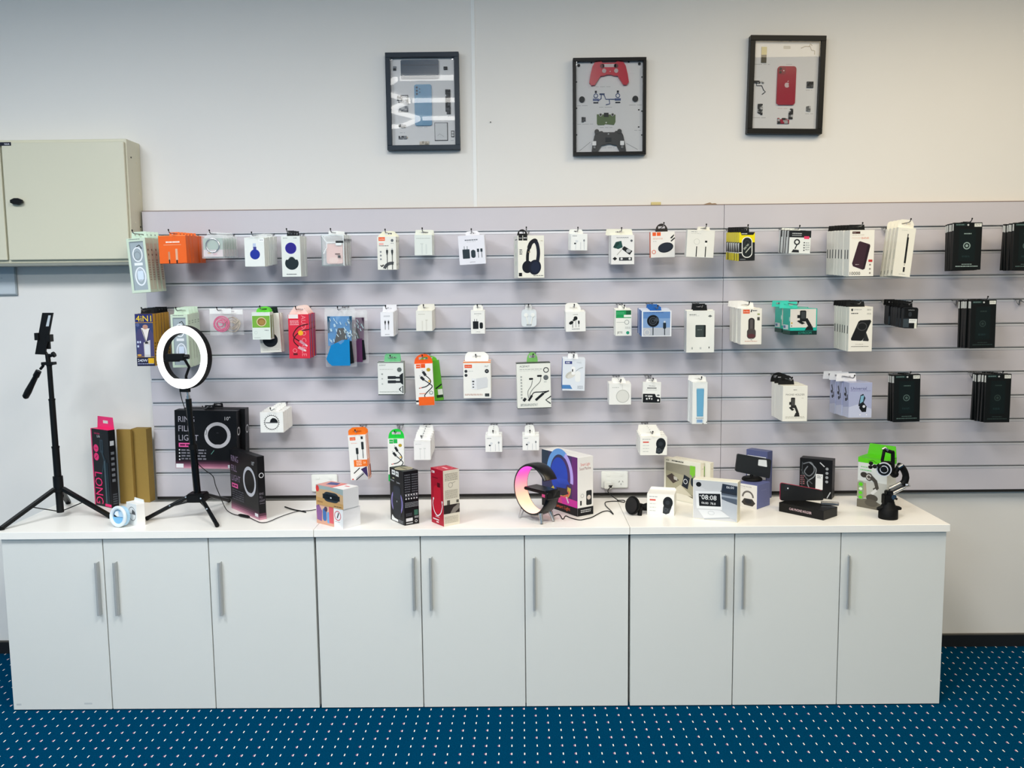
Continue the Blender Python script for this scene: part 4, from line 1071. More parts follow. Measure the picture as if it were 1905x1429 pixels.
def tri_frame(label, c, frame_mat, fill, roll=0.0, fw=.0085):
    (ax, ay), (bx, by), (cx2, cy2), (dx, dy) = c              # tl tr br bl of the outer edge
    D = WALLY - .034
    P = [onY(x, y, D) for x, y in c]
    X, Z = sum(p.x for p in P) / 4, sum(p.z for p in P) / 4
    w = ((P[1].x - P[0].x) + (P[2].x - P[3].x)) / 2
    h = ((P[0].z - P[3].z) + (P[1].z - P[2].z)) / 2
    r = thing('picture_frame', label, 'picture frame', (X, WALLY - .0005, Z), (0, math.radians(roll), 0))
    t = .034
    b = MB()
    hw, hh = w / 2, h / 2
    for (x0, x1, z0, z1) in ((-hw, hw, hh - fw, hh), (-hw, hw, -hh, -hh + fw), (-hw, -hw + fw, -hh + fw, hh - fw), (hw - fw, hw, -hh + fw, hh - fw)):
        b.box(x0, x1, -t, 0, z0, z1, frame_mat, .0008)
    b.build('frame', r)
    b = MB()
    b.box(-hw + fw, hw - fw, -.011, -.001, -hh + fw, hh - fw, mat('#eff0f2', .6, grain=.01))
    iw, ih = w - 2 * fw, h - 2 * fw
    fill(r, b, iw, ih)
    b.build('backing', r)
    b = MB()
    g = bpy.data.materials.get('picture_glass')
    if not g:
        g = bpy.data.materials.new('picture_glass')
        g.use_nodes = True
        n = g.node_tree
        for q in list(n.nodes):
            n.nodes.remove(q)
        o_ = n.nodes.new('ShaderNodeOutputMaterial')
        mx = n.nodes.new('ShaderNodeMixShader')
        fr = n.nodes.new('ShaderNodeFresnel')
        fr.inputs[0].default_value = 1.5
        tr = n.nodes.new('ShaderNodeBsdfTransparent')
        gl = n.nodes.new('ShaderNodeBsdfGlossy')
        gl.inputs['Roughness'].default_value = 0.0
        n.links.new(fr.outputs[0], mx.inputs[0])
        n.links.new(tr.outputs[0], mx.inputs[1])
        n.links.new(gl.outputs[0], mx.inputs[2])
        n.links.new(mx.outputs[0], o_.inputs[0])
    b.add([(-hw + fw, -t + .005, -hh + fw), (hw - fw, -t + .005, -hh + fw), (hw - fw, -t + .005, hh - fw), (-hw + fw, -t + .005, hh - fw)], [(0, 1, 2, 3)], g)
    b.build('glass_pane', r)
    return r


def pf(iw, ih):
    return lambda u, v: (-iw / 2 + u * iw, ih / 2 - v * ih)


def frame_art(b, iw, ih, items):
    b.art((-iw / 2, -.011, ih / 2), (iw, 0, 0), (0, 0, -ih), (0, -1, 0), items)


def bitlumps(r, name, iw, ih, u0, v0, u1, v1, n, col, seed):
    """a salvaged board: irregular soldered pieces in one flat cluster"""
    rd = random.Random(seed)
    Q = pf(iw, ih)
    b = MB()
    for _ in range(n):
        u, v = rd.uniform(u0, u1), rd.uniform(v0, v1)
        a, c = rd.uniform(.012, .035), rd.uniform(.008, .02)
        x0, z1 = Q(max(u0, u - a), max(v0, v - c))
        x1, z0 = Q(min(u1, u + a), min(v1, v + c))
        b.box(x0, x1, -.0145 - rd.uniform(0, .003), -.011, z0, z1, rd.choice(col))
    b.build(name, r)


def fill_blue(r, b, iw, ih):
    Q = pf(iw, ih)
    frame_art(b, iw, ih, [('g', .4, .255, .56, .262, '#aab0b8', 1), ('g', .4, .785, .56, .792, '#aab0b8', 1), ('g', .88, .66, .97, .668, '#9aa0a8', 1), ('g', .12, .845, .2, .852, '#9aa0a8', 1), ('g', .92, .94, .97, .948, '#9aa0a8', 1)])
    c = MB()
    x0, z1 = Q(.16, .02)
    x1, z0 = Q(.755, .235)
    c.prism(rr_poly(x0, x1, z0, z1, .006), -.018, -.011, mat('#27455f', .25))
    c.box(x0 + .004, x1 - .004, -.0186, -.018, z1 - .022, z1 - .020, mat('#16283a', .3))
    c.build('phone_screen', r)
    c = MB()
    x0, z1 = Q(.365, .3)
    x1, z0 = Q(.635, .77)
    c.prism(rr_poly(x0, x1, z0, z1, .008), -.018, -.011, mat('#4f92bd', .15))
    for q in range(3):
        x, z = Q(.405, .335 + .037 * q)
        c.cyl((x, -.0195, z), (x, -.018, z), .0042, mat('#16324a', .2), n=14)
    for q in range(2):
        x, z = Q(.45, .352 + .037 * q)
        c.cyl((x, -.019, z), (x, -.018, z), .0024, mat('#16324a', .2), n=12)
    c.build('phone_back', r)
    dk = ['#26292e', '#4a4e55', '#8b8f96', '#b4b6ba']
    c = MB()
    for (u0, v0, u1, v1, w_) in ((.11, .42, .26, .5, .004), (.15, .44, .25, .48, .0025)):
        x0, z1 = Q(u0, v0)
        x1, z0 = Q(u1, v1)
        c.tube([(x0, -.012, z0), (x1, -.012, z0), (x1, -.012, z1), (x0, -.012, z1)], w_ * .5, mat('#3a3f46', .4), 6, True)
    c.build('flex_cable', r)
    bitlumps(r, 'circuit_board', iw, ih, .09, .42, .17, .48, 16, dk, 1)
    bitlumps(r, 'circuit_board', iw, ih, .18, .47, .27, .52, 14, dk, 2)
    bitlumps(r, 'circuit_board', iw, ih, .1, .54, .26, .61, 18, ['#8b8f96', '#c9cbce', '#5a5e66'], 3)
    bitlumps(r, 'circuit_board', iw, ih, .04, .09, .09, .135, 10, dk, 4)
    bitlumps(r, 'circuit_board', iw, ih, .83, .1, .89, .135, 12, dk, 5)
    bitlumps(r, 'circuit_board', iw, ih, .85, .36, .93, .64, 70, ['#26292e', '#33373d', '#55595f', '#1b1d21'], 6)
    bitlumps(r, 'circuit_board', iw, ih, .1, .75, .25, .79, 9, dk, 7)
    bitlumps(r, 'circuit_board', iw, ih, .1, .885, .25, .92, 9, ['#33373d', '#c9b9a6', '#8b8f96'], 8)
    bitlumps(r, 'circuit_board', iw, ih, .43, .95, .58, .99, 18, ['#cfc6b8', '#a89f90', '#dcd4c8'], 9)
    c = MB()
    x0, z1 = Q(.67, .735)
    x1, z0 = Q(.88, .945)
    c.box(x0, x1, -.0125, -.011, z0, z1, '#2b2e33')
    c.box(x0 + .002, x1 - .003, -.0135, -.0125, z0 + .003, z1 - .002, mat('#d9dcdf', .4))
    c.tube([(x0 + .012, -.0137, z0 + .02), (x0 + .02, -.0137, z0 + .028), (x1 - .016, -.0137, z0 + .016)], .0007, '#b3b7bb', 5)
    c.build('coil_plate', r)
    c = MB()
    x0, z1 = Q(.93, .83)
    x1, z0 = Q(.98, .905)
    c.box(x0, x1, -.013, -.011, z0, z1, '#2b2e33')
    c.box(x0 + .002, x1 - .002, -.0136, -.013, z0 + .003, (z0 + z1) / 2 - .001, '#d5d7da')
    c.box(x0 + .002, x1 - .002, -.0136, -.013, (z0 + z1) / 2 + .001, z1 - .003, '#d5d7da')
    c.build('speaker_module', r)
    for u in (.02, .97):
        x, z = Q(u, .015)
        c = MB()
        c.cyl((x, -.014, z), (x, -.011, z), .003, CHROME, n=12)
        c.build('screw', r)


def pad_shell(Q, u0, u1, v0, v1):
    """outline of a two-handled game pad"""
    sh = [(0, .88), (.03, .55), (.08, .2), (.14, .04), (.3, .0), (.34, .06), (.66, .06), (.7, .0), (.86, .04), (.92, .2), (.97, .55), (1, .88), (.95, 1), (.86, .99), (.78, .78), (.72, .62), (.62, .6), (.56, .56), (.44, .56), (.38, .6), (.28, .62), (.22, .78), (.14, .99), (.05, 1)]
    return [Q(u0 + (u1 - u0) * a, v0 + (v1 - v0) * c) for a, c in sh][::-1]


def fill_pad(r, b, iw, ih):
    Q = pf(iw, ih)
    frame_art(b, iw, ih, [('g', .3, .27, .52, .276, '#a9abae', 1), ('g', .02, .475, .2, .482, '#9a9c9f', 1), ('g', .8, .475, .99, .482, '#9a9c9f', 1), ('g', .35, .495, .55, .502, '#9a9c9f', 1), ('g', .02, .68, .26, .687, '#a9abae', 1), ('g', .36, .72, .55, .727, '#a9abae', 1), ('g', .88, .755, .98, .762, '#a9abae', 1), ('g', .32, .945, .58, .952, '#a9abae', 1), ('l', [(.05, .98), (.22, .88)], .006, '#9a9c9f'), ('l', [(.93, .97), (.76, .9)], .006, '#9a9c9f')])
    c = MB()
    c.prism(pad_shell(Q, .2, .79, .0, .26), -.024, -.011, mat('#cf1636', .25))
    for u in (.325, .675):
        x, z = Q(.2 + .59 * u * 1.0, .052)
        c.cyl((x, -.0246, z), (x, -.024, z), .009, mat('#6e0f20', .3), n=16)
        for a in range(4):
            q = a * PI / 2
            c.cyl((x + .0055 * math.cos(q), -.0256, z + .0055 * math.sin(q)), (x + .0055 * math.cos(q), -.0246, z + .0055 * math.sin(q)), .0018, mat('#3d0a14', .3), n=8)
    x0, z1 = Q(.4, .03)
    x1, z0 = Q(.6, .065)
    c.box(x0, x1, -.0246, -.024, z0, z1, '#e2d3d4')
    for u in (.42, .6):
        x, z = Q(u, .105)
        c.cyl((x, -.0252, z), (x, -.024, z), .0085, mat('#c9b4b6', .4), n=18)
    x, z = Q(.51, .112)
    c.cyl((x, -.025, z), (x, -.024, z), .0022, '#e9d7d9', n=10)
    c.build('gamepad_shell', r)
    c = MB()
    bl = mat('#2c4a86', .35)
    for u in (.3, .63):
        x, z = Q(u, .37)
        c.tube([(x + .008 * math.cos(a * PI / 6), -.0125, z + .008 * math.sin(a * PI / 6)) for a in range(12)], .0016, bl, 5, True)
        c.box(x - .004, x + .004, -.013, -.011, z + .011, z + .02, '#1b2233')
        c.box(x - .010, x + .010, -.013, -.011, z - .03, z - .025, '#1b2233')
        c.box(x - .012, x + .012, -.013, -.011, z - .02, z - .011, bl)
    for pts in ([(.33, .43), (.38, .4), (.38, .355), (.42, .355), (.45, .41), (.6, .41)], [(.5, .41), (.51, .46), (.45, .47)]):
        c.tube([(Q(*p)[0], -.0125, Q(*p)[1]) for p in pts], .0017, bl, 5)
    x0, z1 = Q(.355, .345)
    x1, z0 = Q(.43, .36)
    c.box(x0, x1, -.0135, -.011, z0, z1, '#223a63')
    c.build('button_membrane', r)
    for u in (.09, .89):
        x, z = Q(u, .41)
        c = MB()
        c.cyl((x, -.02, z), (x, -.011, z), .0115, mat('#1d1f21', .6), n=22)
        c.build('thumbstick', r)
    c = MB()
    x0, z1 = Q(.315, .575)
    x1, z0 = Q(.595, .695)
    c.prism([(x0, z1), (x0, z0 + .006), (x0 + .004, z0), (x0 + .03, z0), (x0 + .034, z0 + .004), (x1 - .006, z0), (x1, z0 + .012), (x1, z1 - .002)], -.0135, -.011, mat('#58703f', .5))
    for (u, v) in ((.37, .582), (.55, .582)):
        x, z = Q(u, v)
        c.cyl((x, -.0165, z), (x, -.0135, z), .0068, '#c5c7c2', n=14)
        c.cyl((x, -.018, z), (x, -.0165, z), .0042, '#2a2d2a', n=12)
    x0, z1 = Q(.42, .56)
    x1, z0 = Q(.49, .605)
    c.box(x0, x1, -.0155, -.0135, z0, z1, '#2a2d2a')
    x, z = Q(.455, .668)
    c.cyl((x, -.0145, z), (x, -.0135, z), .003, '#eef0ea', n=10)
    c.build('circuit_board', r)
    bitlumps(r, 'vibration_motor', iw, ih, .085, .605, .145, .66, 9, ['#4c4f52', '#8d9093', '#2b2d30'], 21)
    c = MB()
    c.prism(pad_shell(Q, .235, .75, .765, 1.02), -.024, -.011, mat('#15181b', .4))
    for u in (.31, .65):
        x, z = Q(u, .772)
        c.cyl((x, -.026, z), (x, -.024, z), .0095, mat('#0c0e10', .4), n=16)
    x0, z1 = Q(.44, .84)
    x1, z0 = Q(.53, .885)
    c.box(x0, x1, -.026, -.024, z0, z1, '#24282c')
    x, z = Q(.485, .8)
    c.cyl((x, -.025, z), (x, -.024, z), .003, '#b9bcbf', n=10)
    for (u, s) in ((.27, -1), (.69, 1)):
        x, z = Q(u, .905)
        c.box(x - .008, x + .008, -.03, -.024, z - .008, z + .009, '#c9cccf')
        c.box(x - .004, x + .005, -.029, -.024, z - .02, z - .009, '#b5b8bb')
    c.build('gamepad_back_shell', r)
    for (u, v) in ((.045, .035), (.95, .025)):
        x, z = Q(u, v)
        c = MB()
        c.cyl((x, -.016, z), (x, -.011, z), .0055, BLK, n=16)
        c.build('rubber_foot', r)
    for q, (u, v) in enumerate(((.008, .215), (.008, .505), (.008, .8), (.992, .17), (.992, .545), (.992, .81), (.235, .008), (.79, .005), (.72, .992), (.945, .53), (.945, .72))):
        x, z = Q(u, v)
        c = MB()
        c.box(x - .003, x + .003, -.014, -.011, z - .002, z + .002, BLK)
        c.build('mounting_clip', r)


def fill_red(r, b, iw, ih):
    Q = pf(iw, ih)
    frame_art(b, iw, ih, [('rr', .45, .045, .56, .08, .01, '#c3c3c0'), ('g', .02, .255, .25, .262, '#8f9194', 1), ('g', .5, .252, .6, .258, '#b5b7ba', 1), ('g', .82, .545, .92, .552, '#9a9c9f', 1), ('g', .4, .757, .55, .764, '#d1a3ab', 1), ('g', .02, .865, .22, .872, '#8f9194', 1), ('g', .83, .815, .95, .822, '#9a9c9f', 1)])
    c = MB()
    x0, z1 = Q(.37, .28)
    x1, z0 = Q(.655, .72)
    red = mat('#a80a33', .2)
    c.prism(rr_poly(x0, x1, z0, z1, .011), -.019, -.011, red)
    c.prism(rr_poly(x0 + .003, x0 + .032, z1 - .032, z1 - .003, .007), -.0205, -.019, mat('#8a1030', .25))
    for (dx, dz) in ((.011, .011), (.011, .024)):
        c.cyl((x0 + dx, -.0215, z1 - dz), (x0 + dx, -.0205, z1 - dz), .005, mat('#2a1018', .2), n=16)
    c.cyl((x0 + .024, -.021, z1 - .018), (x0 + .024, -.0205, z1 - .018), .0028, '#f4d8dc', n=10)
    cx, cz = Q(.52, .495)
    s = .0105                                                  # bitten-apple emblem
    ap = []
    for q in range(24):
        a = 2 * PI * q / 24
        rr = 1.0 + (-.12 if abs(math.sin(a) - 1) < .08 else 0) + (-.08 if abs(math.sin(a) + 1) < .03 else 0)
        x, z = rr * math.cos(a) * .92, rr * math.sin(a)
        if x > 0 and (x - 1.1) ** 2 + (z - .12) ** 2 < .32:
            k = math.atan2(z - .12, x - 1.1)
            x, z = 1.1 + .56 * math.cos(k), .12 + .56 * math.sin(k)
        ap.append((cx + x * s, cz + z * s))
    c.prism(ap, -.0195, -.019, '#d9c3c8')
    c.prism([(cx + .001, cz + 1.15 * s), (cx + .006, cz + 1.35 * s), (cx + .007, cz + 1.7 * s), (cx + .002, cz + 1.5 * s)], -.0195, -.019, '#d9c3c8')
    c.build('phone_back', r)
    dk = ['#1d1f22', '#33363a', '#6d7074', '#c4c6c8']
    c = MB()
    x0, z1 = Q(.115, .06)
    x1, z0 = Q(.195, .24)
    c.box(x0, x1, -.014, -.011, z0, z1, '#5a5648')
    c.box(x0, x1, -.0145, -.014, (z0 + z1) / 2, z1, '#d3c88c')
    c.build('battery', r)
    c = MB()
    for pts in ([(.72, .07), (.78, .05), (.86, .05), (.88, .09), (.93, .1), (.93, .14)], [(.84, .05), (.86, .02), (.89, .04)]):
        c.tube([(Q(*p)[0], -.0125, Q(*p)[1]) for p in pts], .0012, '#a9a59c', 5)
    c.build('flex_cable', r)
    c = MB()
    for pts in ([(.06, .46), (.06, .5), (.14, .5), (.17, .55), (.2, .57), (.15, .6), (.15, .595)],):
        c.tube([(Q(*p)[0], -.0125, Q(*p)[1]) for p in pts], .0016, '#2b2d30', 5)
    c.build('flex_cable', r)
    bitlumps(r, 'circuit_board', iw, ih, .02, .44, .17, .475, 14, ['#2b2d30', '#e5e5e3', '#8d9093'], 31)
    bitlumps(r, 'circuit_board', iw, ih, .09, .71, .165, .835, 30, dk, 32)
    bitlumps(r, 'camera_module', iw, ih, .83, .45, .93, .52, 26, ['#1d1f22', '#2a2c30', '#55585c'], 33)
    bitlumps(r, 'circuit_board', iw, ih, .84, .73, .9, .79, 16, dk, 34)
    bitlumps(r, 'circuit_board', iw, ih, .4, .87, .58, .935, 34, ['#2b2d30', '#55585c', '#b5b7b9', '#a31f3a'], 35)
    bitlumps(r, 'circuit_board', iw, ih, .57, .76, .635, .88, 22, dk, 36)


tri_frame('blue phone taken apart in a slate frame, glass streaked by lamp reflections', [(716, 97), (853.5, 96.5), (855.5, 278), (720.5, 279)], mat('#142534', .4, spec=.25), fill_blue, fw=.019)
tri_frame('red game controller taken apart in a slim black frame', [(1066, 108), (1203.5, 105.5), (1201, 286.5), (1066.5, 289.5)], FRM, fill_pad, fw=.0125)
tri_frame('red phone taken apart in a black frame above the second panel', [(1397, 67), (1538, 64), (1529.5, 247), (1390, 250)], mat('#0d0f10', .4, spec=.2), fill_red, roll=1.2, fw=.020)

p = onY(912.5, 227.5, WALLY)
b = MB()
b.cyl((0, 0, 0), (0, -.006, 0), .0022, BLK, n=10)
o = b.build('wall_nail', None, (p.x, WALLY + .001, p.z))
tag(o, 'small black nail head in the white wall between two frames', 'nail')
p = onY(1221, 384, -.004)
b = MB()
b.box(-.02, .02, 0, .014, 0, .012, '#d6c58a', .001)
o = b.build('tape_scrap', None, (p.x, 0.002, ZTOP + .0025))
tag(o, 'small yellowed tape block on the slatwall top edge', 'tape')
p = onY(1321, 384, 0)
b = MB()
b.prism([(-.028, 0), (.03, 0), (.022, .005), (.008, .004), (0, .008), (-.012, .005)], 0, .012, mat('#9a8268', .8))
o = b.build('board_splinter', None, (p.x, .003, ZTOP + .0025))
tag(o, 'torn brown splinter on the top edge by the panel joint', 'splinter')

# ------------------------------------------------------------------ beige electrical box and the small sign
BEIGE = mat('#d6d3bd', .4, grain=.01, gscale=4)
BEIGE2 = mat('#ddd0ac', .4, grain=.01, gscale=4)
zt, zb, xr = onY(228, 256, -.115).z, onY(243, 487, -.115).z, -.008
r = thing('electrical_cabinet', 'beige steel wall cabinet with black turn latch', 'cabinet', (xr - .5, WALLY, zb))
zc = zt - zb
b = MB()
b.box(-.6, .5, -.125, -.0005, 0, zc, BEIGE, .002)
b.build('case', r)
lx = onY(9, 487, -.135).x - (xr - .5)
b = MB()
b.box(lx, .494, -.139, -.127, .012, zc - .012, BEIGE, .002)
d_ = b.build('door', r)
b = MB()
p = onY(22, 373, -.15)
hx, hz = p.x - (xr - .5), p.z - zb
b.cyl((hx, -.139, hz), (hx, -.149, hz), .013, BLK, n=18)
b.prism([(hx - .024, hz - .006), (hx - .01, hz - .012), (hx + .01, hz - .012), (hx + .024, hz - .006), (hx + .024, hz + .005), (hx + .008, hz + .012), (hx - .008, hz + .012), (hx - .024, hz + .005)], -.158, -.148, BLK)
b.build('latch', d_)
b = MB()
b.box(-.6, lx - .008, -.139, -.127, .012, zc - .012, BEIGE, .002)
b.build('door', r)
b = MB()
b.box(-.61, .5, -.132, -.001, -.012, -.0002, mat('#8d9088', .4), .001)
b.build('bottom_flange', r)
p = onY(4, 265, -.1395)
b = MB()
hx, hz = p.x - (xr - .5), p.z - zb
b.box(hx - .045, hx + .014, -.1396, -.1385, hz - .007, hz + .007, '#1c1e2c')
b.art((hx - .045, -.1396, hz + .007), (.059, 0, 0), (0, 0, -.014), (0, -1, 0), [('t', .9, .28, .5, 'NAA', '#e6e8f0', 'r', .55)])
b.build('name_sticker', r)
for (yy, zz, cc) in ((-.09, .86, K), (-.04, .83, '#e9e3cc'), (-.08, .33, '#e9e3cc'), (-.035, .3, K), (-.085, .17, '#e9e3cc'), (-.04, .155, '#e9e3cc'), (-.03, .58, '#e9e3cc')):
    b = MB()
    b.cyl((.5 - .001, yy, zc * zz), (.5015, yy, zc * zz), .0035, cc, n=10)
    b.build('rivet', r)

p0, p1 = onY(0, 495, .005), onY(27, 549, .005)
r = thing('wall_plate', 'pale grey edged plate on the wall below the beige cabinet', 'plate', (p1.x - .1, WALLY, p1.z))
hh = p0.z - p1.z
b = MB()
b.box(-.12, .1, -.012, -.0005, 0, hh, mat('#9aa3a8', .4), .001)
b.build('rim', r)
b = MB()
b.box(-.116, .095, -.014, -.012, .005, hh - .004, mat('#c3ccd2', .35), .0005)
b.art((-.116, -.014, hh - .004), (.211, 0, 0), (0, 0, -hh + .009), (0, -1, 0), [('g', .62, .4, .76, .43, '#8d969c', 1), ('g', .62, .55, .76, .57, '#a8b0b5', 1)])
b.build('face', r)

# ------------------------------------------------------------------ cabinets
XS = [-.3769, .0026, .3948, .7903, 1.18, 1.5648, 1.9519, 2.3392, 2.7298, 3.1186]
CF = -.5066
DOOR = mat('#dfe1dd', .35, spec=.45, grain=.008, gscale=3)
TOPM = mat('#f8f6f0', .35, spec=.45, grain=.01, gscale=3)
HND = mat('#b4b8b9', .38, .3, grain=.02)
HX = [(175, 207, 403), (768, 798, 992), (1351, 1383, 1580)]
HZ = [(1049, 1148), (1040, 1138), (1036, 1135)]
CLAB = ['white three-door storage cabinet under the selfie tripod and ring light', 'white three-door storage cabinet under the speaker boxes and curved lamp', 'white three-door storage cabinet under the clock box and clamp arm']
for q in range(3):
    xa, xb = XS[q * 3], XS[q * 3 + 3]
    g = .004
    xm = (xa + xb) / 2
    r = thing('storage_cabinet', CLAB[q], 'cabinet', (xm, CF, 0), group='white storage cabinets in a row')
    b = MB()
    b.box(xa + g - xm, xb - g - xm, .026, CTB - CF, .004, .6646, mat('#d9dbd8', .45, grain=.01), .0008)
    for k in range(3):
        b.box(XS[q * 3 + k] - xm + .05, XS[q * 3 + k] - xm + .30, .0176, .027, .1, .6, mat('#d9dbd8', .45, grain=.01))
    b.build('carcass', r)
    b = MB()
    b.box(xa - xm + (.0005 if q else -.006), xb - xm - (.0012 if q < 2 else -.002), CTF - CF, CTB - CF, .6672, CT, TOPM, .0008)
    b.build('worktop', r)
    for k in range(3):
        x0, x1 = XS[q * 3 + k] + (g if k == 0 else .0018), XS[q * 3 + k + 1] - (g if k == 2 else .0018)
        b = MB()
        b.box(x0 - xm, x1 - xm, 0, .0175, .0035, .6638, DOOR, .0007)
        if q == 0 and k == 0:
            b.art((x0 - xm, 0, .6642), (x1 - x0, 0, 0), (0, 0, -.66), (0, -1, 0), [('r', .03, .965, .08, .975, '#c2c6c6'), ('r', .72, .962, .8, .972, '#c4c8c8')])
        d_ = b.build('door', r)
        p = onY(HX[q][k], HZ[q][0], CF - .03)
        p2 = onY(HX[q][k], HZ[q][1], CF - .03)
        hx = p.x - xm
        hx += .004 if k == 2 or k == 1 else 0
        b = MB()                                            # bowed flat bar bent out of the door face
        pr_ = [(hx - .0055, -.020), (hx - .0025, -.0225), (hx + .002, -.021), (hx + .0045, -.018), (hx + .0045, -.0), (hx + .003, -.0), (hx + .003, -.0165), (hx, -.019), (hx - .005, -.0182)]
        b.zprism(pr_, p2.z, p.z, HND)
        b.build('handle', d_)

# ------------------------------------------------------------------ goods on the worktop
def cornerbox(name, label, cat, A, B_, C_, ytop, body, fr=(), rt=(), tp=(), z0=CT, group=None, bev=.0008, bodymat=None, part='carton'):
    """A, B_, C_: far, near and far foot of a carton (front edge A-B_, side edge B_-C_); ytop: height of the near corner"""
    a, bb, c = onZ(*A, z0), onZ(*B_, z0), onZ(*C_, z0)
    u = (bb - a)
    w = u.length
    u.normalize()
    n = Vector((-u.y, u.x, 0))
    lo, hi = .004, .3                                     # depth that brings the far side edge to C_
    for _ in range(40):
        dep = (lo + hi) / 2
        q = bb + n * dep - EYE
        if 952.5 + FPX * q.dot(RGT) / q.dot(FWD) < C_[0]:
            lo = dep
        else:
            hi = dep
    ztop = onY(B_[0], ytop, bb.y).z
    h = ztop - z0
    yaw = math.atan2(u.y, u.x)
    mid = (a + bb) / 2 + n * dep / 2
    r = thing(name, label, cat, (mid.x, mid.y, z0 + .0002), (0, 0, yaw), group)
    b = MB()
    b.box(-w / 2, w / 2, -dep / 2, dep / 2, 0, h, bodymat or mat(body, .4, spec=.28, grain=.015), bev)
    if fr:
        b.art((-w / 2, -dep / 2, h), (w, 0, 0), (0, 0, -h), (0, -1, 0), fr)
    if rt:
        b.art((w / 2, -dep / 2, h), (0, dep, 0), (0, 0, -h), (1, 0, 0), rt)
    if tp:
        b.art((-w / 2, dep / 2, h), (w, 0, 0), (0, -dep, 0), (0, 0, 1), tp)
    b.build(part, r)
    return r, w, dep, h


# long selfie-stick box
PK = '#ee2f74'
r, w, dp, h = cornerbox('selfie_stick_box', 'tall black and pink box lettered LONG', 'box', (177, 939), (209, 946), (222, 938), 801, '#0a0b10',
                        fr=[('r', 0, .0, .06, 1, '#e03a74'), ('t', .2, .045, .02, 'Selfie Stick', PK, 'l', .5), ('t', .36, .075, .03, 'L16', '#e6e6ea', 'l', .3), ('e', .26, .25, .14, .13, PK), ('l', [(.18, .25), (.34, .25)], .02, '#7a1238'), ('e', .26, .36, .14, .13, PK), ('l', [(.2, .38), (.32, .34)], .03, '#7a1238'),
                            ('rr', .5, .13, .68, .3, .03, '#2b3c46'), ('r', .54, .15, .64, .27, '#1b2830'), ('l', [(.6, .3), (.7, .38)], .08, '#2b3c46'), ('l', [(.72, .38), (.5, .62)], .06, '#25363f'), ('r', .66, .38, .8, .97, '#22323b'), ('r', .7, .4, .73, .95, '#5d7580'), ('r', .82, .42, .9, .97, '#1b2a32'),
                            ('v', .12, .56, .42, 'LONG', PK, 'l', .41), ('r', .62, .955, .98, .99, PK), ('g', .2, .96, .5, .97, G2, 1)],
                        rt=[('r', .2, .14, .75, .2, '#b9bcc2'), ('g', .25, .28, .7, .7, '#6d7178', 6), ('g', .2, .82, .85, .97, '#4c5058', 5)], tp=[('r', 0, 0, 1, 1, PK)])
b = MB()
hz = onY(193, 784, -.11).z - onY(193, 801, -.11).z
tb, _ = tab_mesh('rect', -w * .48, w * .48, hz + .01, PK, -.0006, .0006, w)
tb.build('hang_tab', r, (0, dp / 2 - .001, h))

BRN = mat('#947a40', .75, spec=.2, grain=.05, gscale=60)
SEAM = [('r', .0, .49, 1, .51, '#7d6630')]
cornerbox('shipping_box', 'tall plain brown carton touching the black and pink box', 'box', (224, 937), (250, 937.5), (254, 932), 799.5, '#a5823c', tp=SEAM, bodymat=BRN, bev=.001)
cornerbox('shipping_box', 'tall plain brown carton touching the slatwall end', 'box', (251.5, 934.5), (279, 935), (289.5, 930.5), 798, '#a5823c', tp=SEAM, bodymat=BRN, bev=.001)

# small white dial box with a raised lid and the blue clip-on ring light
r, w, dp, h = cornerbox('selfie_light_box', 'small white dial box standing behind the blue clip light', 'box', (237, 974), (255.5, 980), (271, 976.5), 939, '#f0f0ee',
                        fr=[('o', .55, .48, .34, .03, '#55585a'), ('p', [(.5, .48), (.6, .26), (.82, .36), (.86, .48)], '#45484a'), ('r', .24, .47, .87, .5, '#777')])
b = MB()
b.prism([(-w / 2, 0), (w / 2, 0), (w / 2 - .004, .012), (-w / 2 + .004, .012)], dp / 2 - .0012, dp / 2, WHT)
b.build('lid_flap', r, (0, 0, h))

c0 = onZ(221, 981, CT)
r = thing('clip_ring_light', 'round baby blue clip-on selfie light standing on edge', 'light', (c0.x, c0.y, CT), (math.radians(-6), 0, math.radians(-22)))
R_ = .0405
b = MB()
b.tube([((R_ - .007) * math.cos(a * PI / 16), -.004, R_ + (R_ - .007) * math.sin(a * PI / 16)) for a in range(32)], .007, mat('#dfeaf2', .3), 10, True)
b.build('diffuser_ring', r)
b = MB()
pts = [(math.cos(a * PI / 16) * (R_ - .002), R_ + math.sin(a * PI / 16) * (R_ - .002)) for a in range(32)]
b.prism(pts, .002, .016, mat('#a9d2ee', .3))
b.build('body', r)
b = MB()
hf = [((R_ - .012) * math.cos(PI + a * PI / 14), R_ - .003 + (R_ - .012) * math.sin(PI + a * PI / 14)) for a in range(15)]
b.prism(hf, -.004, .002, mat('#7cb9e2', .3))
b.build('clip_jaw', r)
b = MB()
b.prism([(-.024, R_ - .001), (.0, R_ - .001), (-.004, R_ + .02), (-.016, R_ + .018)], -.002, .002, mat('#e9eef2', .2))
b.prism([(.004, R_ - .001), (.022, R_ - .001), (.016, R_ + .018), (.006, R_ + .02)], -.002, .002, mat('#b9d6ea', .2))
b.prism([(-.022, R_ - .002), (-.006, R_ - .002), (-.022, R_ + .006)], -.003, -.002, BLK)
b.build('mirror', r)

# ---- black selfie tripod
fl, fr_, bk = onZ(3, 986, CT), onZ(206, 964, CT), onZ(127, 937, CT)
cc = onZ(113.5, 962, CT)
r = thing('selfie_tripod', 'tall black selfie stick tripod with pistol grip and phone clamp', 'tripod', (cc.x, cc.y, CT))


def L(p):
    return Vector(p) - Vector((cc.x, cc.y, CT))


def colpt(x, y):
    return L(onY(x, y, cc.y))


bot, top = colpt(112.5, 953), colpt(91.5, 678)
b = MB()
ax_ = top - bot


def onax(y):
    """point of the column seen at image height y"""
    t = (953 - y) / (953 - 678)
    return bot + ax_ * t


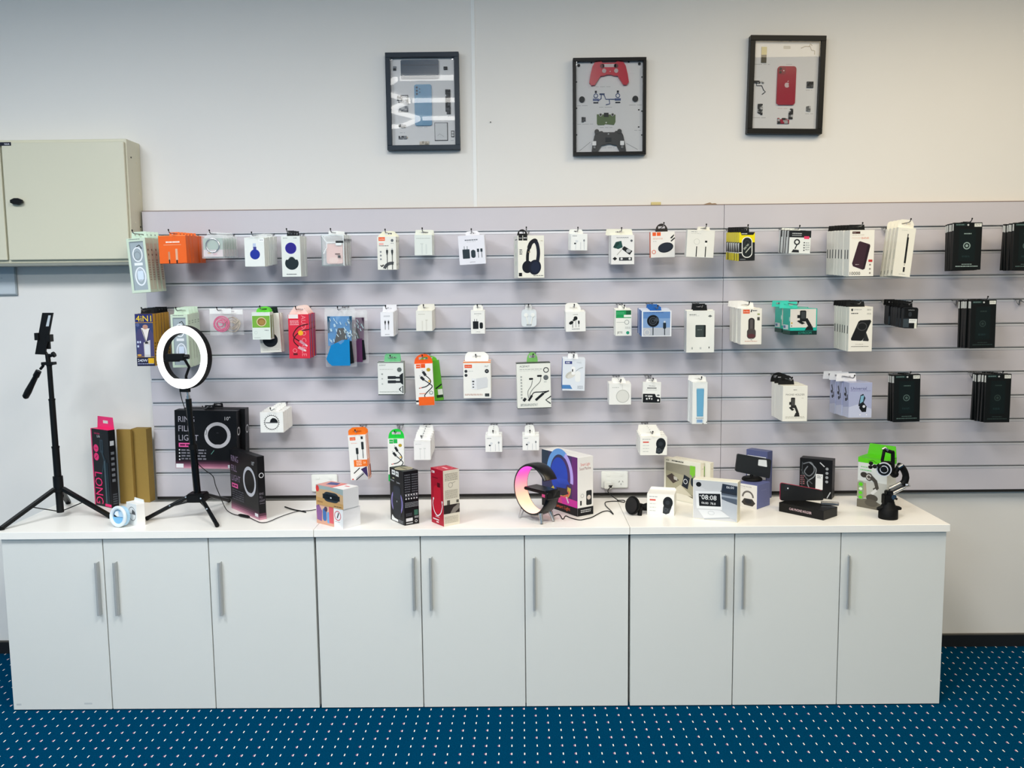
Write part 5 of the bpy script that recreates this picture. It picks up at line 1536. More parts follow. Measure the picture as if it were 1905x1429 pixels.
MT = mat('#0b0d0f', .4, spec=.25)
b.cyl(onax(953), onax(905), .0135, MT)
b.build('lower_column', r)
b = MB()
b.cyl(onax(912), onax(885), .0185, MT)
b.cyl(onax(914), onax(909), .021, MT)
b.build('leg_hub', r)
for (ya, yb, rad) in ((885, 829, .0135), (829, 741, .0115), (741, 678, .0095)):
    b = MB()
    b.cyl(onax(ya), onax(yb), rad, MT)
    b.cyl(onax(yb + 3), onax(yb), rad + .0012, BLK)
    b.build('pole_section', r)
hub = onax(908)
for ft in (fl, fr_, bk):
    b = MB()
    f_ = L(ft)
    dv = (f_ - hub)
    st = hub + Vector((dv.x, dv.y, 0)).normalized() * .016
    n_ = Vector((-dv.y, dv.x, 0)).normalized()
    vs = []
    upn = dv.cross(n_).normalized()
    if upn.z < 0:
        upn = -upn
    for pnt, hw_ in ((st, .010), (f_ + Vector((0, 0, .007)), .0095)):
        for s1, s2 in ((-1, -1), (1, -1), (1, 1), (-1, 1)):
            vs.append(pnt + n_ * hw_ * s1 + upn * .006 * s2)
    b.add(vs, [(0, 1, 2, 3), (7, 6, 5, 4), (0, 4, 5, 1), (1, 5, 6, 2), (2, 6, 7, 3), (3, 7, 4, 0)], MT)
    for t0 in (.5, .62, .74, .86):
        q = st.lerp(f_, t0) + upn * .0085
        e_ = dv.normalized() * .008
        b.add([q - n_ * .003 - e_, q + n_ * .003 - e_, q + n_ * .003 + e_, q - n_ * .003 + e_], [(0, 1, 2, 3)], '#44494c')
    lg = b.build('leg', r)
    b = MB()
    b.tube([onax(952), st.lerp(f_, .45)], .0022, MT, 6)
    b.build('brace', r)
    b = MB()
    b.cyl(f_ + Vector((0, 0, .0)), f_ + Vector((0, 0, .010)), .0105, RUBBER, n=12)
    b.build('foot', lg)
b = MB()
hd = onax(676)
b.box(hd.x - .024, hd.x + .022, hd.y - .015, hd.y + .015, hd.z - .006, hd.z + .005, BLK, .001)
b.cyl(hd + Vector((-.002, 0, .004)), hd + Vector((-.004, 0, .036)), .009, BLK)
b.tube([hd + Vector((-.004, 0, .03)), hd + Vector((-.016, 0, .05)), hd + Vector((-.02, 0, .066))], .006, BLK, 8)
b.cyl(hd + Vector((.0, 0, .026)), hd + Vector((.022, -.004, .034)), .006, BLK)
b.cyl(hd + Vector((.018, -.004, .032)), hd + Vector((.026, -.004, .036)), .011, BLK, n=8)
b.build('tilt_head', r)
b = MB()
g0, g1 = colpt(72, 690), colpt(46, 741)
b.tube([hd + Vector((-.02, 0, 0)), colpt(80, 681), colpt(75, 687)], .0055, BLK, 8)
gv = g1 - g0
b.tube([g0, g0 + gv * .2, g0 + gv * .22, g0 + gv * .5, g0 + gv * .75, g0 + gv * .95, g1], [.011, .012, .0095, .011, .013, .012, .006], BLK, 12)
b.build('grip_handle', r)
# the clamped demo phone case is a separate object
P4 = [onY(x, y, cc.y - .005) for x, y in ((79.5, 582), (99, 582), (84.5, 660), (66, 659))]
b = MB()
b.prism([((p - cc).x, (p - cc).z) for p in (P4[3], P4[2], P4[1], P4[0])], -.004, .004, BLK)
o = b.build('demo_phone_case', None, (cc.x, cc.y - .005, cc.z))
q0, q1 = (P4[1] - cc), (P4[2] - cc)
dirv = (q1 - q0)
b2 = MB()
a0 = q0 + dirv * .06 + Vector((-.016, 0, 0))
a1 = q0 + dirv * .32 + Vector((-.013, 0, 0))
b2.prism([(a1.x - .003, a1.z), (a1.x + .008, a1.z), (a0.x + .011, a0.z), (a0.x + .002, a0.z)], -.0052, -.0042, mat('#b9c2c8', .4))
b2.build('camera_cutout', o)
tag(o, 'thin black phone case held upright in the tripod clamp', 'phone case')
b = MB()
for (x, y) in ((70.5, 626), (92, 629)):
    p = onY(x, y, cc.y) - cc
    s_ = -1 if x < 80 else 1
    b.box(p.x - .006, p.x + .010, -.016, .012, p.z - .014, p.z + .014, BLK, .001)
p = onY(82, 640, cc.y) - cc
b.box(p.x - .02, p.x + .02, .0, .012, p.z - .02, p.z + .03, BLK, .001)
b.tube([(p.x, .006, p.z - .018), hd + Vector((-.02, 0, .064))], .006, BLK, 8)
b.build('phone_clamp', r)

# ---- ring light on its tripod
hubp = onZ(369, 963, CT)
r = thing('ring_light', 'lit white ring light on a black tripod with phone clip', 'ring light', (hubp.x, hubp.y, CT))
RB = Vector((hubp.x, hubp.y, CT))


def rp(x, y, dy=0.0):
    return onY(x, y, hubp.y + dy) - RB


h0 = rp(368, 925)
b = MB()
b.box(h0.x - .034, h0.x + .034, -.03, .03, h0.z - .016, h0.z + .018, BLK, .004)
b.build('hub', r)
for q, ft in enumerate(((273, 969), (404, 981.5), (426, 935))):
    f_ = onZ(*ft, CT) - RB + Vector((0, 0, .0088))
    dv = Vector((f_.x - h0.x, f_.y, 0)).normalized()
    st = h0 + dv * .028 + Vector((0, 0, .008))
    b = MB()
    b.tube([st, f_], .0078, BLKG, 10)
    lg = b.build('leg', r)
    b = MB()
    b.tube([h0 + dv * .02 + Vector((0, 0, -.012)), st.lerp(f_, .45)], .0045, BLKG, 8)
    b.build('brace', r)
    for t_ in (.08, .45):
        b = MB()
        p = st.lerp(f_, t_)
        n_ = Vector((0, -1, .3)).normalized()
        b.cyl(p, p + n_ * .0105, .0032, CHROME, n=10)
        b.build('bolt', lg)
    b = MB()
    b.tube([st.lerp(f_, .965), f_ + (f_ - st).normalized() * .003], .0082, RUBBER, 10)
    b.build('foot', lg)
pt = rp(350.5, 742)
b = MB()
b.cyl(h0, h0.lerp(pt, .5), .0135, BLKG)
b.build('pole', r)
b = MB()
b.cyl(h0.lerp(pt, .47), pt, .0115, BLKG)
b.cyl(h0.lerp(pt, .49), h0.lerp(pt, .54), .0165, BLK)
b.build('pole', r)
b = MB()
b.cyl(pt, pt + Vector((0, 0, .012)), .008, CHROME)
b.cyl(pt + Vector((0, 0, .012)), pt + Vector((-.002, 0, .03)), .005, CHROME)
b.lathe([(.002, pt.z + .026), (.008, pt.z + .03), (.009, pt.z + .036), (.003, pt.z + .042)], CHROME, 14, (pt.x, 0))
b.build('ball_joint', r)
# ring turned towards the shop entrance
rc = rp(341.5, 664.5, -.01)
yaw = math.radians(-36)
yaw = math.radians(-21)
RM = Matrix.Translation(rc) @ Matrix.Rotation(yaw, 4, 'Z') @ Matrix.Rotation(math.radians(-2), 4, 'X')
Ro, Ri = .1215, .0905


def annulus(b, ro, ri, y0, y1, m, n=64, flat=None):
    def rin(a):
        if flat is None:
            return ri
        z = ri * math.sin(a)
        return ri if z > -flat else flat / max(.2, -math.sin(a))
    vs = []
    for q in range(n):
        a = 2 * PI * q / n
        i_ = rin(a)
        for (rr, y) in ((ro, y0), (i_, y0), (i_, y1), (ro, y1)):
            vs.append((rr * math.cos(a), y, rr * math.sin(a)))
    fs = []
    for q in range(n):
        k0, k1 = q * 4, ((q + 1) % n) * 4
        for j in range(4):
            fs.append((k0 + j, k0 + (j + 1) % 4, k1 + (j + 1) % 4, k1 + j))
    b.add(vs, fs, m)


b = MB()
b.T = RM
annulus(b, Ro - .0015, Ri + .0015, -.012, -.008, mat('#fffdfa', .4, emit=1.9), flat=.083)
b.build('lit_diffuser', r)
b = MB()
b.T = RM
annulus(b, Ro, Ri, -.0085, .016, BLK, flat=.0845)
b.build('ring_housing', r)
b = MB()
b.T = RM
b.box(-.02, .02, -.006, .012, -Ro - .012, -Ro + .004, BLK, .001)
b.build('ring_bracket', r)
b = MB()
cl = rp(327, 664, -.03)
b.box(cl.x - .036, cl.x + .034, cl.y - .012, cl.y + .012, cl.z - .014, cl.z + .012, BLK, .003)
b.box(cl.x - .04, cl.x + .02, cl.y - .02, cl.y - .012, cl.z - .017, cl.z - .012, BLK)
b.cyl(cl + Vector((.034, 0, 0)), cl + Vector((.05, 0, 0)), .009, BLK)
b.build('phone_clip', r)
b = MB()
b.tube([cl + Vector((.032, .005, -.012)), cl + Vector((.045, .01, -.04)), rp(346, 700, .0), rp(348, 722, .0)], .0052, BLK, 10)
b.build('gooseneck', r)


def zp(x, y, z=CT + .0034):
    return onZ(x, y, z) - RB


b = MB()
cab = [rp(335, 727, .02), rp(338, 742, .02), rp(346, 768, .018), rp(352, 800, .018), rp(358, 840, .018), rp(368, 862, .02), rp(383, 876, .03), rp(396, 886, .04), rp(401, 903, .04), rp(408, 920, .04), zp(419, 945, CT + .014), zp(427, 953, CT + .005), zp(437, 957.5), zp(446, 959), zp(456, 959), zp(464, 963), zp(474, 968), zp(484, 972), zp(494, 972), zp(504, 969), zp(520, 962), zp(540, 955), zp(556, 951), zp(575, 950), zp(588, 948)]


def smooth(pts, m=5):
    out = []
    for i in range(len(pts) - 1):
        p0, p1, p2, p3 = pts[max(i - 1, 0)], pts[i], pts[i + 1], pts[min(i + 2, len(pts) - 1)]
        for q in range(m):
            t = q / m
            out.append(0.5 * ((2 * p1) + (p2 - p0) * t + (2 * p0 - 5 * p1 + 4 * p2 - p3) * t * t + (3 * p1 - 3 * p2 + p3 - p0) * t ** 3))
    return out + [pts[-1]]


b.tube(smooth(cab), .0016, BLK, 6)
b.tube(smooth([zp(530, 943, CT + .003), zp(545, 948, CT + .003), zp(558, 950.5, CT + .003), zp(569, 953, CT + .003)]), [.0026] * 16, BLK, 6)
b.build('power_cable', r)
b = MB()
p, q = zp(444, 958, CT + .0065), zp(464, 962, CT + .0065)
b.tube([p, p.lerp(q, .15), p.lerp(q, .5), p.lerp(q, .85), q], [.003, .0058, .0062, .0058, .003], BLK, 10)
b.build('inline_switch', r)

# ---- standing ring-light box
cornerbox('ring_light_box', 'black ring fill light box standing on the worktop', 'box', (431, 945), (482.8, 968), (496, 963), 850, '#08080c',
          fr=PINKB + RINGS('#8b7890') + [('o', .71, .44, .2, .05, '#bfbec4', .2), ('r', .68, .62, .74, .66, '#bfbec4'), ('g', .06, .66, .48, .84, '#4d4c55', 5), ('r', .86, .91, .97, .96, '#e4e4e8')],
          rt=[('o', .5, .3, .3, .09, '#d4d4d8'), ('t', .12, .57, .035, 'RING', '#77717c', 'l', .6), ('t', .12, .625, .035, 'FILL', '#77717c', 'l', .45), ('t', .12, .68, .035, 'LIGHT', '#77717c', 'l', .76), ('g', .12, .74, .85, .755, '#77717c', 1), ('r', 0, .9, 1, .94, '#51303f'), ('r', 0, .94, 1, .97, '#8d5a6e'), ('r', 0, .97, 1, 1, '#c08a9a')])

# ---- stacked speaker boxes
ARTL = [('r', 0, 0, 1, 1, '#d9a58c'), ('r', 0, 0, .64, .3, '#e0b49a'), ('p', [(.0, .1), (.1, .0), (.22, .3), (.2, .85), (.02, .8)], '#8d5f95'), ('rr', .24, .15, .38, .8, .06, '#3d6fae'), ('rr', .3, .05, .42, .3, .05, '#4a3f5a'), ('rr', .4, .3, .5, .88, .04, '#6aa6d8'), ('r', .48, .0, .64, .85, '#e0606a'), ('r', .66, 0, 1, 1, '#f1f1f0'), ('o', .8, .38, .11, .022, '#d2606a'), ('l', [(.78, .5), (.84, .22)], .035, '#3c3f44'), ('g', .7, .68, .88, .71, G1, 1)]
r1, w1, d1, h1 = cornerbox('speaker_box', 'lower of two stacked speaker boxes, coloured bottles printed on its front', 'box', (589.5, 972.6), (639.4, 985), (671, 977), 948.5, '#e4e6ec', fr=ARTL)
zs = CT + h1
ARTU = [('r', 0, 0, 1, 1, '#cda97e'), ('p', [(0, 0), (1, 0), (1, .3), (.55, .16), (0, .2)], '#9fb0ae'), ('p', [(0, .6), (1, .75), (1, 1), (0, 1)], '#c79c62'), ('rr', .25, .26, .88, .76, .18, '#26323c'), ('rr', .3, .32, .82, .7, .15, '#1d2831'), ('p', [(.53, .5), (.58, .5), (.58, .57), (.53, .57)], '#d6dde2'), ('g', .05, .8, .25, .9, '#8d5c33', 2), ('g', .66, .9, .95, .96, '#3a3530', 1), ('e', .06, .18, .06, .08, '#e0403c')]
bq = onZ(639.4, 948.5 + 1, zs)
cornerbox('speaker_box', 'upper of two stacked speaker boxes, dark wireless speaker printed on its front', 'box', (588.6, 937.6), (638.9, 948.9), (668, 940), 911.5, '#dfe1e6', fr=ARTU, z0=zs + .0003,
          tp=[('r', 0, 0, .6, 1, '#d99a90'), ('p', [(.1, .2), (.4, .1), (.5, .5), (.2, .7)], '#3d4a86'), ('r', .5, 0, .62, 1, '#e2736e'), ('r', .62, 0, 1, 1, '#f0efee'), ('r', .72, .3, .88, .42, '#d8606a')])

# ---- black and red upright boxes
cornerbox('speaker_box', 'upright black box with slim speaker and white logo squares', 'box', (727, 966.5), (752.8, 978.5), (780, 970), 878, '#0f1014',
          fr=[('r', .16, .03, .4, .12, '#ecece8'), ('r', .44, .035, .66, .13, '#e2e2de'), ('t', .2, .06, .03, 'hoco', '#33363a', 'l', .17), ('t', .48, .065, .03, 'BEY', '#33363a', 'l', .15), ('t', .22, .17, .025, 'BS49', '#d8d8b0', 'l', .45), ('t', .05, .215, .03, 'Wireless', '#d8dade', 'l', .42), ('t', .5, .225, .03, 'Speaker', '#d8dade', 'l', .4), ('e', .5, .62, .42, .42, '#8a7fbe'), ('e', .5, .62, .34, .34, '#3b3a62'), ('rr', .22, .3, .78, .9, .14, '#1d2129'), ('rr', .27, .32, .74, .55, .1, '#272d38'), ('e', .5, .6, .03, .03, '#9aa0ae'), ('p', [(.1, .94), (.14, .88), (.3, .93), (.56, .94), (.56, .98), (.1, .985)], '#f0f0ee'), ('g', .6, .93, .92, .985, '#9a9ca2', 3)],
          rt=[('g', .06, .06, .45, .5, '#5a5d64', 10), ('g', .54, .06, .95, .5, '#5a5d64', 10)] + [('e', .14 + .18 * q, .44 + .07 * s, .05, .05, '#d3d5d8') for q in range(5) for s in (0, 1)] + [('g', .05, .58, .97, .68, '#8d9096', 4), ('g', .1, .78, .5, .84, '#5a5d64', 3), ('r', .1, .87, .55, .93, '#d3d5d8'), ('r', .66, .73, .92, .83, '#3c6a5a'), ('g', .68, .85, .95, .89, '#c3c5c8', 2), ('o', .78, .94, .07, .03, '#d3d5d8'), ('r', .1, .955, .55, .975, '#b3b5b8')],
          tp=[('e', .5, .5, .3, .3, '#b9b195'), ('e', .5, .5, .27, .27, '#a39b80'), ('t', .5, .42, .16, 'SPEAKER', '#4a463a', 'c', .5)])
cornerbox('headset_box', 'upright red box with looped neckband and white printed side', 'box', (803, 971), (826, 980.3), (855.5, 973.5), 876.5, '#b3152f',
          fr=[('r', .08, .045, .32, .085, '#ecdcdc'), ('t', .11, .053, .02, 'hoco', '#b3152f', 'l', .18), ('t', .14, .15, .03, 'Ultra Light', '#7e0f22', 'l', .6), ('rr', .22, .3, .8, .8, .2, '#cc1f35'), ('r', .52, .24, .74, .32, '#5a0c18'), ('c', [(.18, .56), (.14, .66), (.26, .78), (.5, .84), (.76, .78), (.9, .66), (.88, .58)], .05, '#f6eff0'), ('e', .2, .55, .05, .05, '#f6eff0'), ('e', .9, .57, .05, .05, '#f6eff0'), ('g', .36, .855, .66, .88, '#f2dede', 1), ('t', .14, .9, .03, '36H MUSIC', '#f6eff0', 'l', .74), ('t', .42, .94, .03, 'ES69', '#f6eff0', 'l', .34)],
          rt=[('r', 0, 0, 1, 1, '#ddd6c6'), ('g', .1, .06, .9, .2, '#8d8778', 6), ('o', .45, .27, .13, .02, '#7b776d'), ('l', [(.55, .24), (.75, .22)], .02, '#7b776d'), ('g', .1, .36, .9, .52, '#a39c8c', 7), ('r', .22, .54, .4, .62, '#5a574f'), ('r', .8, .55, .95, .6, '#5a574f'), ('r', 0, .62, 1, .78, '#2c2423'), ('p', [(.4, .78), (.6, .68), (.95, .62), (1, .7), (.7, .78)], '#857f78'), ('g', .06, .83, .9, .96, '#b5ae9f', 5)],
          tp=[('e', .5, .5, .34, .34, '#e0566a'), ('e', .5, .5, .3, .3, '#c5203a'), ('t', .52, .4, .2, 'MUSIC', '#f0c3c9', 'c', .4)])

# ---- curved lamp
f1 = onZ(1009.5, 978, CT)
lc = onZ(998, 967, CT)
r = thing('mood_lamp', 'black curved mood lamp glowing magenta to amber on chrome legs', 'lamp', (lc.x, lc.y, CT), (0, 0, math.radians(-50)))
Rl, th, dl = .1005, .0105, .066
zc_ = .0195 + Rl - .0
# the arc runs from the shelf end round the open side: gap between -8 and 28 degrees
A0, A1 = 30, 368


def arcpts(ro, a0, a1, n):
    return [(ro * math.cos(math.radians(a0 + (a1 - a0) * q / n)), zc_ + ro * math.sin(math.radians(a0 + (a1 - a0) * q / n))) for q in range(n + 1)]


n = 60
vo, vi = arcpts(Rl, A0, A1, n), arcpts(Rl - th, A0, A1, n)
b = MB()
BL = mat('#08090b', .3, spec=.4)
vs = []
prof = [(-.5, -.004), (-.47, .0), (-.3, .0035), (0, .005), (.3, .0035), (.47, .0), (.5, -.004)]
np_ = len(prof) + 2
for q in range(n + 1):
    a = math.radians(A0 + (A1 - A0) * q / n)
    for (t, e) in prof:
        vs.append(((Rl - .005 + e) * math.cos(a), t * dl, zc_ + (Rl - .005 + e) * math.sin(a)))
    for t in (.5, -.5):
        vs.append(((Rl - th) * math.cos(a), t * dl, zc_ + (Rl - th) * math.sin(a)))
fs = []
for q in range(n):
    for j_ in range(np_):
        k0, k1 = q * np_, (q + 1) * np_
        fs.append((k0 + j_, k1 + j_, k1 + (j_ + 1) % np_, k0 + (j_ + 1) % np_))
b.add(vs, fs, BL, True)
b.add(vs, [list(range(np_)), list(range(n * np_, (n + 1) * np_))[::-1]], BL)
b.build('curved_body', r)
# glowing strip lining the inside: colour runs with its own place round the ring
gm = bpy.data.materials.new('colour_led_strip')
gm.use_nodes = True
g_ = gm.node_tree
pb = g_.nodes['Principled BSDF']
tcn = g_.nodes.new('ShaderNodeTexCoord')
sp = g_.nodes.new('ShaderNodeSeparateXYZ')
mr = g_.nodes.new('ShaderNodeMapRange')
mr.inputs['From Min'].default_value = zc_ - Rl
mr.inputs['From Max'].default_value = zc_ + Rl
cr = g_.nodes.new('ShaderNodeValToRGB')
els = cr.color_ramp.elements
els[0].position, els[0].color = 0.0, lin('#ffd0c8')
els[1].position, els[1].color = 1.0, lin('#e838e0')
for pos, hx_ in ((.18, '#ffd29a'), (.34, '#ffab7c'), (.55, '#fd7a90'), (.72, '#f53aa8'), (.84, '#f000d0')):
    e_ = els.new(pos)
    e_.color = lin(hx_)
g_.links.new(tcn.outputs['Object'], sp.inputs[0])
g_.links.new(sp.outputs[2], mr.inputs[0])
g_.links.new(mr.outputs[0], cr.inputs[0])
g_.links.new(cr.outputs[0], pb.inputs['Emission Color'])
pb.inputs['Emission Strength'].default_value = 1.15
pb.inputs['Base Color'].default_value = (.3, .3, .3, 1)
b = MB()
vs, fs = [], []
for x, z in arcpts(Rl - th - .0006, 62, 326, 56):
    vs += [(x, -dl / 2 + .002, z), (x, dl / 2 - .002, z)]
for q in range(56):
    fs.append((q * 2, q * 2 + 1, q * 2 + 3, q * 2 + 2))
b.add(vs, fs, gm, True)
b.build('light_strip', r)
b = MB()
zsf = zc_ + Rl * math.sin(math.radians(8)) - .006
b.box(-.035, Rl - .002, -dl / 2, dl / 2, zsf - .012, zsf, BL, .003)
b.box(Rl - .016, Rl - .001, -dl / 2, dl / 2, zsf - .03, zsf - .004, BL, .002)
b.build('charging_shelf', r)
for (x, y) in ((-.052, -.024), (-.052, .024), (.052, -.024), (.052, .024)):
    b = MB()
    s_ = 1 if x > 0 else -1
    zt_ = zc_ - math.sqrt((Rl) ** 2 - x * x) + .004
    b.tube([(x, y, zt_), (x + s_ * .012, y * 1.25, 0.0024)], [.0085, .0052], CHROME, 12)
    b.build('leg', r)
b = MB()
rz = Matrix.Rotation(math.radians(50), 4, 'Z')


def lz(x, y, z=CT + .002):
    v = onZ(x, y, z) - Vector((lc.x, lc.y, CT))
    return rz @ v


b.tube(smooth([lz(1030, 960), lz(1040, 957), lz(1047, 966), lz(1052, 960), lz(1060, 963), lz(1070, 966), lz(1079, 967.5), lz(1088, 966), lz(1101, 962.5), lz(1113, 956), lz(1123, 951.5), lz(1133, 951), lz(1141, 957), lz(1136, 950), lz(1127, 941), lz(1126, 935), lz(1134, 933), lz(1150, 932.5), lz(1161, 934.5), lz(1161, 931), lz(1148, 931)]), .0019, BLK, 6)
pA = [onY(1150, 931, -.14), onY(1140, 924, -.13), onY(1131, 915, -.1), onY(1134, 908, -.075), onY(1139, 903, -.06)]
b.tube(smooth([rz @ (v - Vector((lc.x, lc.y, CT))) for v in pA]), .0019, BLK, 6)
b.build('power_cable', r)

cornerbox('lamp_box', 'tall carton with mood lamp artwork behind the curved lamp', 'box', (1008.5, 939), (1074.5, 961.5), (1103.6, 953.5), 852, '#eceae8',
          fr=[('r', 0, 0, 1, 1, '#3a3a5c'), ('r', .6, 0, 1, .8, '#4c3566'), ('r', .85, .0, 1, .8, '#6a2f74'), ('r', 0, .0, .2, .5, '#2c3b4c'), ('o', .52, .4, .33, .1, '#6aa0de', .42, 180, 300), ('o', .52, .4, .33, .08, '#b9a9ee', .42, 295, 370), ('e', .5, .38, .24, .3, '#2a4ab8'), ('p', [(.4, .44), (.72, .42), (.8, .5), (.5, .52)], '#3050c0'), ('c', [(.3, .62), (.42, .74), (.6, .76), (.75, .66), (.78, .55)], .09, '#d8c84a'), ('c', [(.5, .76), (.66, .74), (.78, .62)], .06, '#e8705a'), ('p', [(.4, .6), (.7, .58), (.76, .66), (.6, .72)], '#3a3038'), ('p', [(0, .72), (1, .74), (1, .86), (0, .86)], '#e04a8a'), ('p', [(.55, .76), (1, .74), (1, .86), (.6, .86)], '#d038a0'), ('l', [(.7, .72), (.76, .82)], .03, '#d9d9de'), ('r', 0, .86, 1, 1, '#15161a'), ('t', .42, .885, .06, 'Smart Light', '#e86a3a', 'l', .5)],
          rt=[('t', .2, .1, .05, 'Smart Light', '#d2483c', 'l', .6), ('t', .13, .17, .05, 'Sound Machine', '#8a4a48', 'l', .72), ('rr', .12, .6, .48, .83, .05, '#e8e6e4'), ('o', .3, .66, .09, .02, '#9a9a9c'), ('r', .16, .74, .26, .82, '#26282c'), ('rr', .55, .58, .9, .83, .06, '#26282c'), ('e', .72, .7, .12, .12, '#d3c5bd'), ('r', 0, .86, 1, 1, '#15161a'), ('g', .2, .9, .85, .96, '#c9c9cc', 2)],
          tp=[('r', .2, .42, .8, .46, '#d9d7d4')])


# ---- power points
def outlet(px, label, plug):
    x0, y0, x1, y1 = px
    a, c = onY(x0, y0, -.01), onY(x1, y1, -.01)
    w, h = c.x - a.x, a.z - c.z
    r = thing('power_outlet', label, 'power outlet', ((a.x + c.x) / 2, -.0012, (a.z + c.z) / 2))
    b = MB()
    b.box(-w / 2, w / 2, -.0105, 0, -h / 2, h / 2, WHT, .003)
    b.build('face_plate', r)
    for s in (-1, 1):
        b = MB()
        b.prism(rr_poly(s * .027 - .0075, s * .027 + .0075, h / 2 - .020, h / 2 - .010, .004), -.0135, -.010, WHT)
        b.build('switch', r)
        b = MB()
        for (dx, dz, rot) in ((-.0075, .002, 30), (.0075, .002, -30), (0, -.009, 0)):
            q = math.radians(rot)
            ux, uz = math.sin(q) * .0035, math.cos(q) * .0035
            x, z = s * .027 + dx, -.010 + dz
            b.prism([(x - .001 - ux, z - uz), (x + .001 - ux, z - uz), (x + .001 + ux, z + uz), (x - .001 + ux, z + uz)], -.0112, -.0102, '#3a3c3e')
        b.build('socket', r)
    return r, w, h


outlet((579, 883, 628, 915), 'white double power point behind the stacked speaker boxes', False)
r, w, h = outlet((1118.5, 877, 1168, 908), 'white double power point with a plugged-in adapter', True)
ax0, ax1, az0, az1 = -w / 2 + .010, -w / 2 + .042, -h / 2 + .004, -h / 2 + .034
loc = r.location
b = MB()
b.box(ax0, ax1, -.045, -.0108, az0, az1, WHT, .003)
b.box(ax0 + .018, ax0 + .022, -.0455, -.044, az0 + .010, az0 + .017, '#3a3c3e')
o = b.build('usb_adapter', None, loc)
tag(o, 'small white USB plug adapter in the power point', 'adapter')
b = MB()
b.tube([(ax0 + .026, -.045, az0 + .013), (ax0 + .026, -.058, az0 + .013)], .0045, BLK, 10)
b.build('usb_plug', o)

# ---- car mount next to its box
cq = onZ(1180, 958.5, CT)
r = thing('car_mount', 'black suction cup car mount lying beside its white box', 'car mount', (cq.x, cq.y, CT))
b = MB()
ax_ = Vector((-.75, -.62, .22)).normalized()
c1 = Vector((-.004, .006, .0365))
prof = [(0, .034), (.004, .0365), (.010, .034), (.016, .026), (.026, .016), (.036, .013), (.05, .012)]
b.tube([c1 - ax_ * (t - .008) for t, _ in prof], [q for _, q in prof], RUBBER, 22)
b.cyl(c1 + ax_ * .012, c1 + ax_ * .006, .030, mat('#17191b', .25), n=24)
b.build('suction_cup', r)
b = MB()
e0 = c1 - ax_ * .04
b.tube([e0, e0 + Vector((.012, -.002, -.004)), e0 + Vector((.028, -.004, -.002))], [.012, .013, .016], RUBBER, 14)
b.tube([Vector((.02, -.004, .0)), Vector((.022, -.002, .02)), e0 + Vector((.01, 0, -.006))], .009, RUBBER, 10)
b.build('neck', r)
r, w, dp, h = cornerbox('car_mount_box', 'white box with dark grey magnetic mount standing on the worktop', 'box', (1203.5, 957.5), (1254, 960.5), (1258, 955), 921, '#f0efe9', fr=MOUSE)
b = MB()
b.prism([(-w / 2, 0), (w / 2, 0), (w / 2 - .006, .009), (-w / 2 + .006, .009)], 0, .001, '#f3f2ed')
b.build('lid_flap', r, (0, dp / 2 - .0015, h))

# ---- folding charger boxes (two, one behind the other)
FOLD = [('r', .05, .11, .86, .82, '#a9a48c'), ('p', [(.05, .11), (.86, .11), (.86, .4), (.05, .3)], '#979382'), ('p', [(.05, .82), (.28, .7), (.6, .72), (.86, .9), (.86, .82)], '#8a836d'), ('p', [(.07, .45), (.22, .36), (.42, .5), (.26, .6)], '#4a403c'), ('p', [(.27, .42), (.37, .44), (.38, .52), (.28, .5)], '#bdbbb2'), ('p', [(.5, .62), (.56, .34), (.72, .4), (.66, .68)], '#1d2430'), ('o', .6, .5, .05, .015, '#d5d7da'), ('p', [(.2, .82), (.46, .6), (.8, .84), (.5, .82)], '#d3cdb8'), ('e', .8, .48, .06, .1, '#26303c'),
        ('r', .72, .1, .86, .32, '#7fc63a'), ('p', [(.76, .32), (.82, .32), (.8, .4)], '#7fc63a'), ('t', .06, .04, .03, '3 in 1', '#8d8c80', 'l', .12), ('t', .22, .035, .035, 'Wireless Charger', '#3a3b38', 'l', .32), ('r', .0, .98, 1, 1, '#dedccb')]
r, w, dp, h = cornerbox('folding_charger_box', 'cream boxed folding charger, the nearer of two behind the clock box', 'box', (1235, 926), (1302.5, 940.5), (1309, 934), 862, '#eae6d6', fr=FOLD, rt=[('e', .45, .15, .1, .03, '#6a675c'), ('e', .7, .15, .1, .03, '#6a675c')], group='cream folding charger boxes')
r2 = r.copy()
COL.objects.link(r2)
n_ = Matrix.Rotation(r.rotation_euler.z, 3, 'Z') @ Vector((.024, dp + .007, 0))
r2.location = r.location + n_
r2['label'] = 'cream boxed folding charger, the farther of two near the power point'
for c in r.children:
    c2 = c.copy()
    COL.objects.link(c2)
    c2.parent = r2

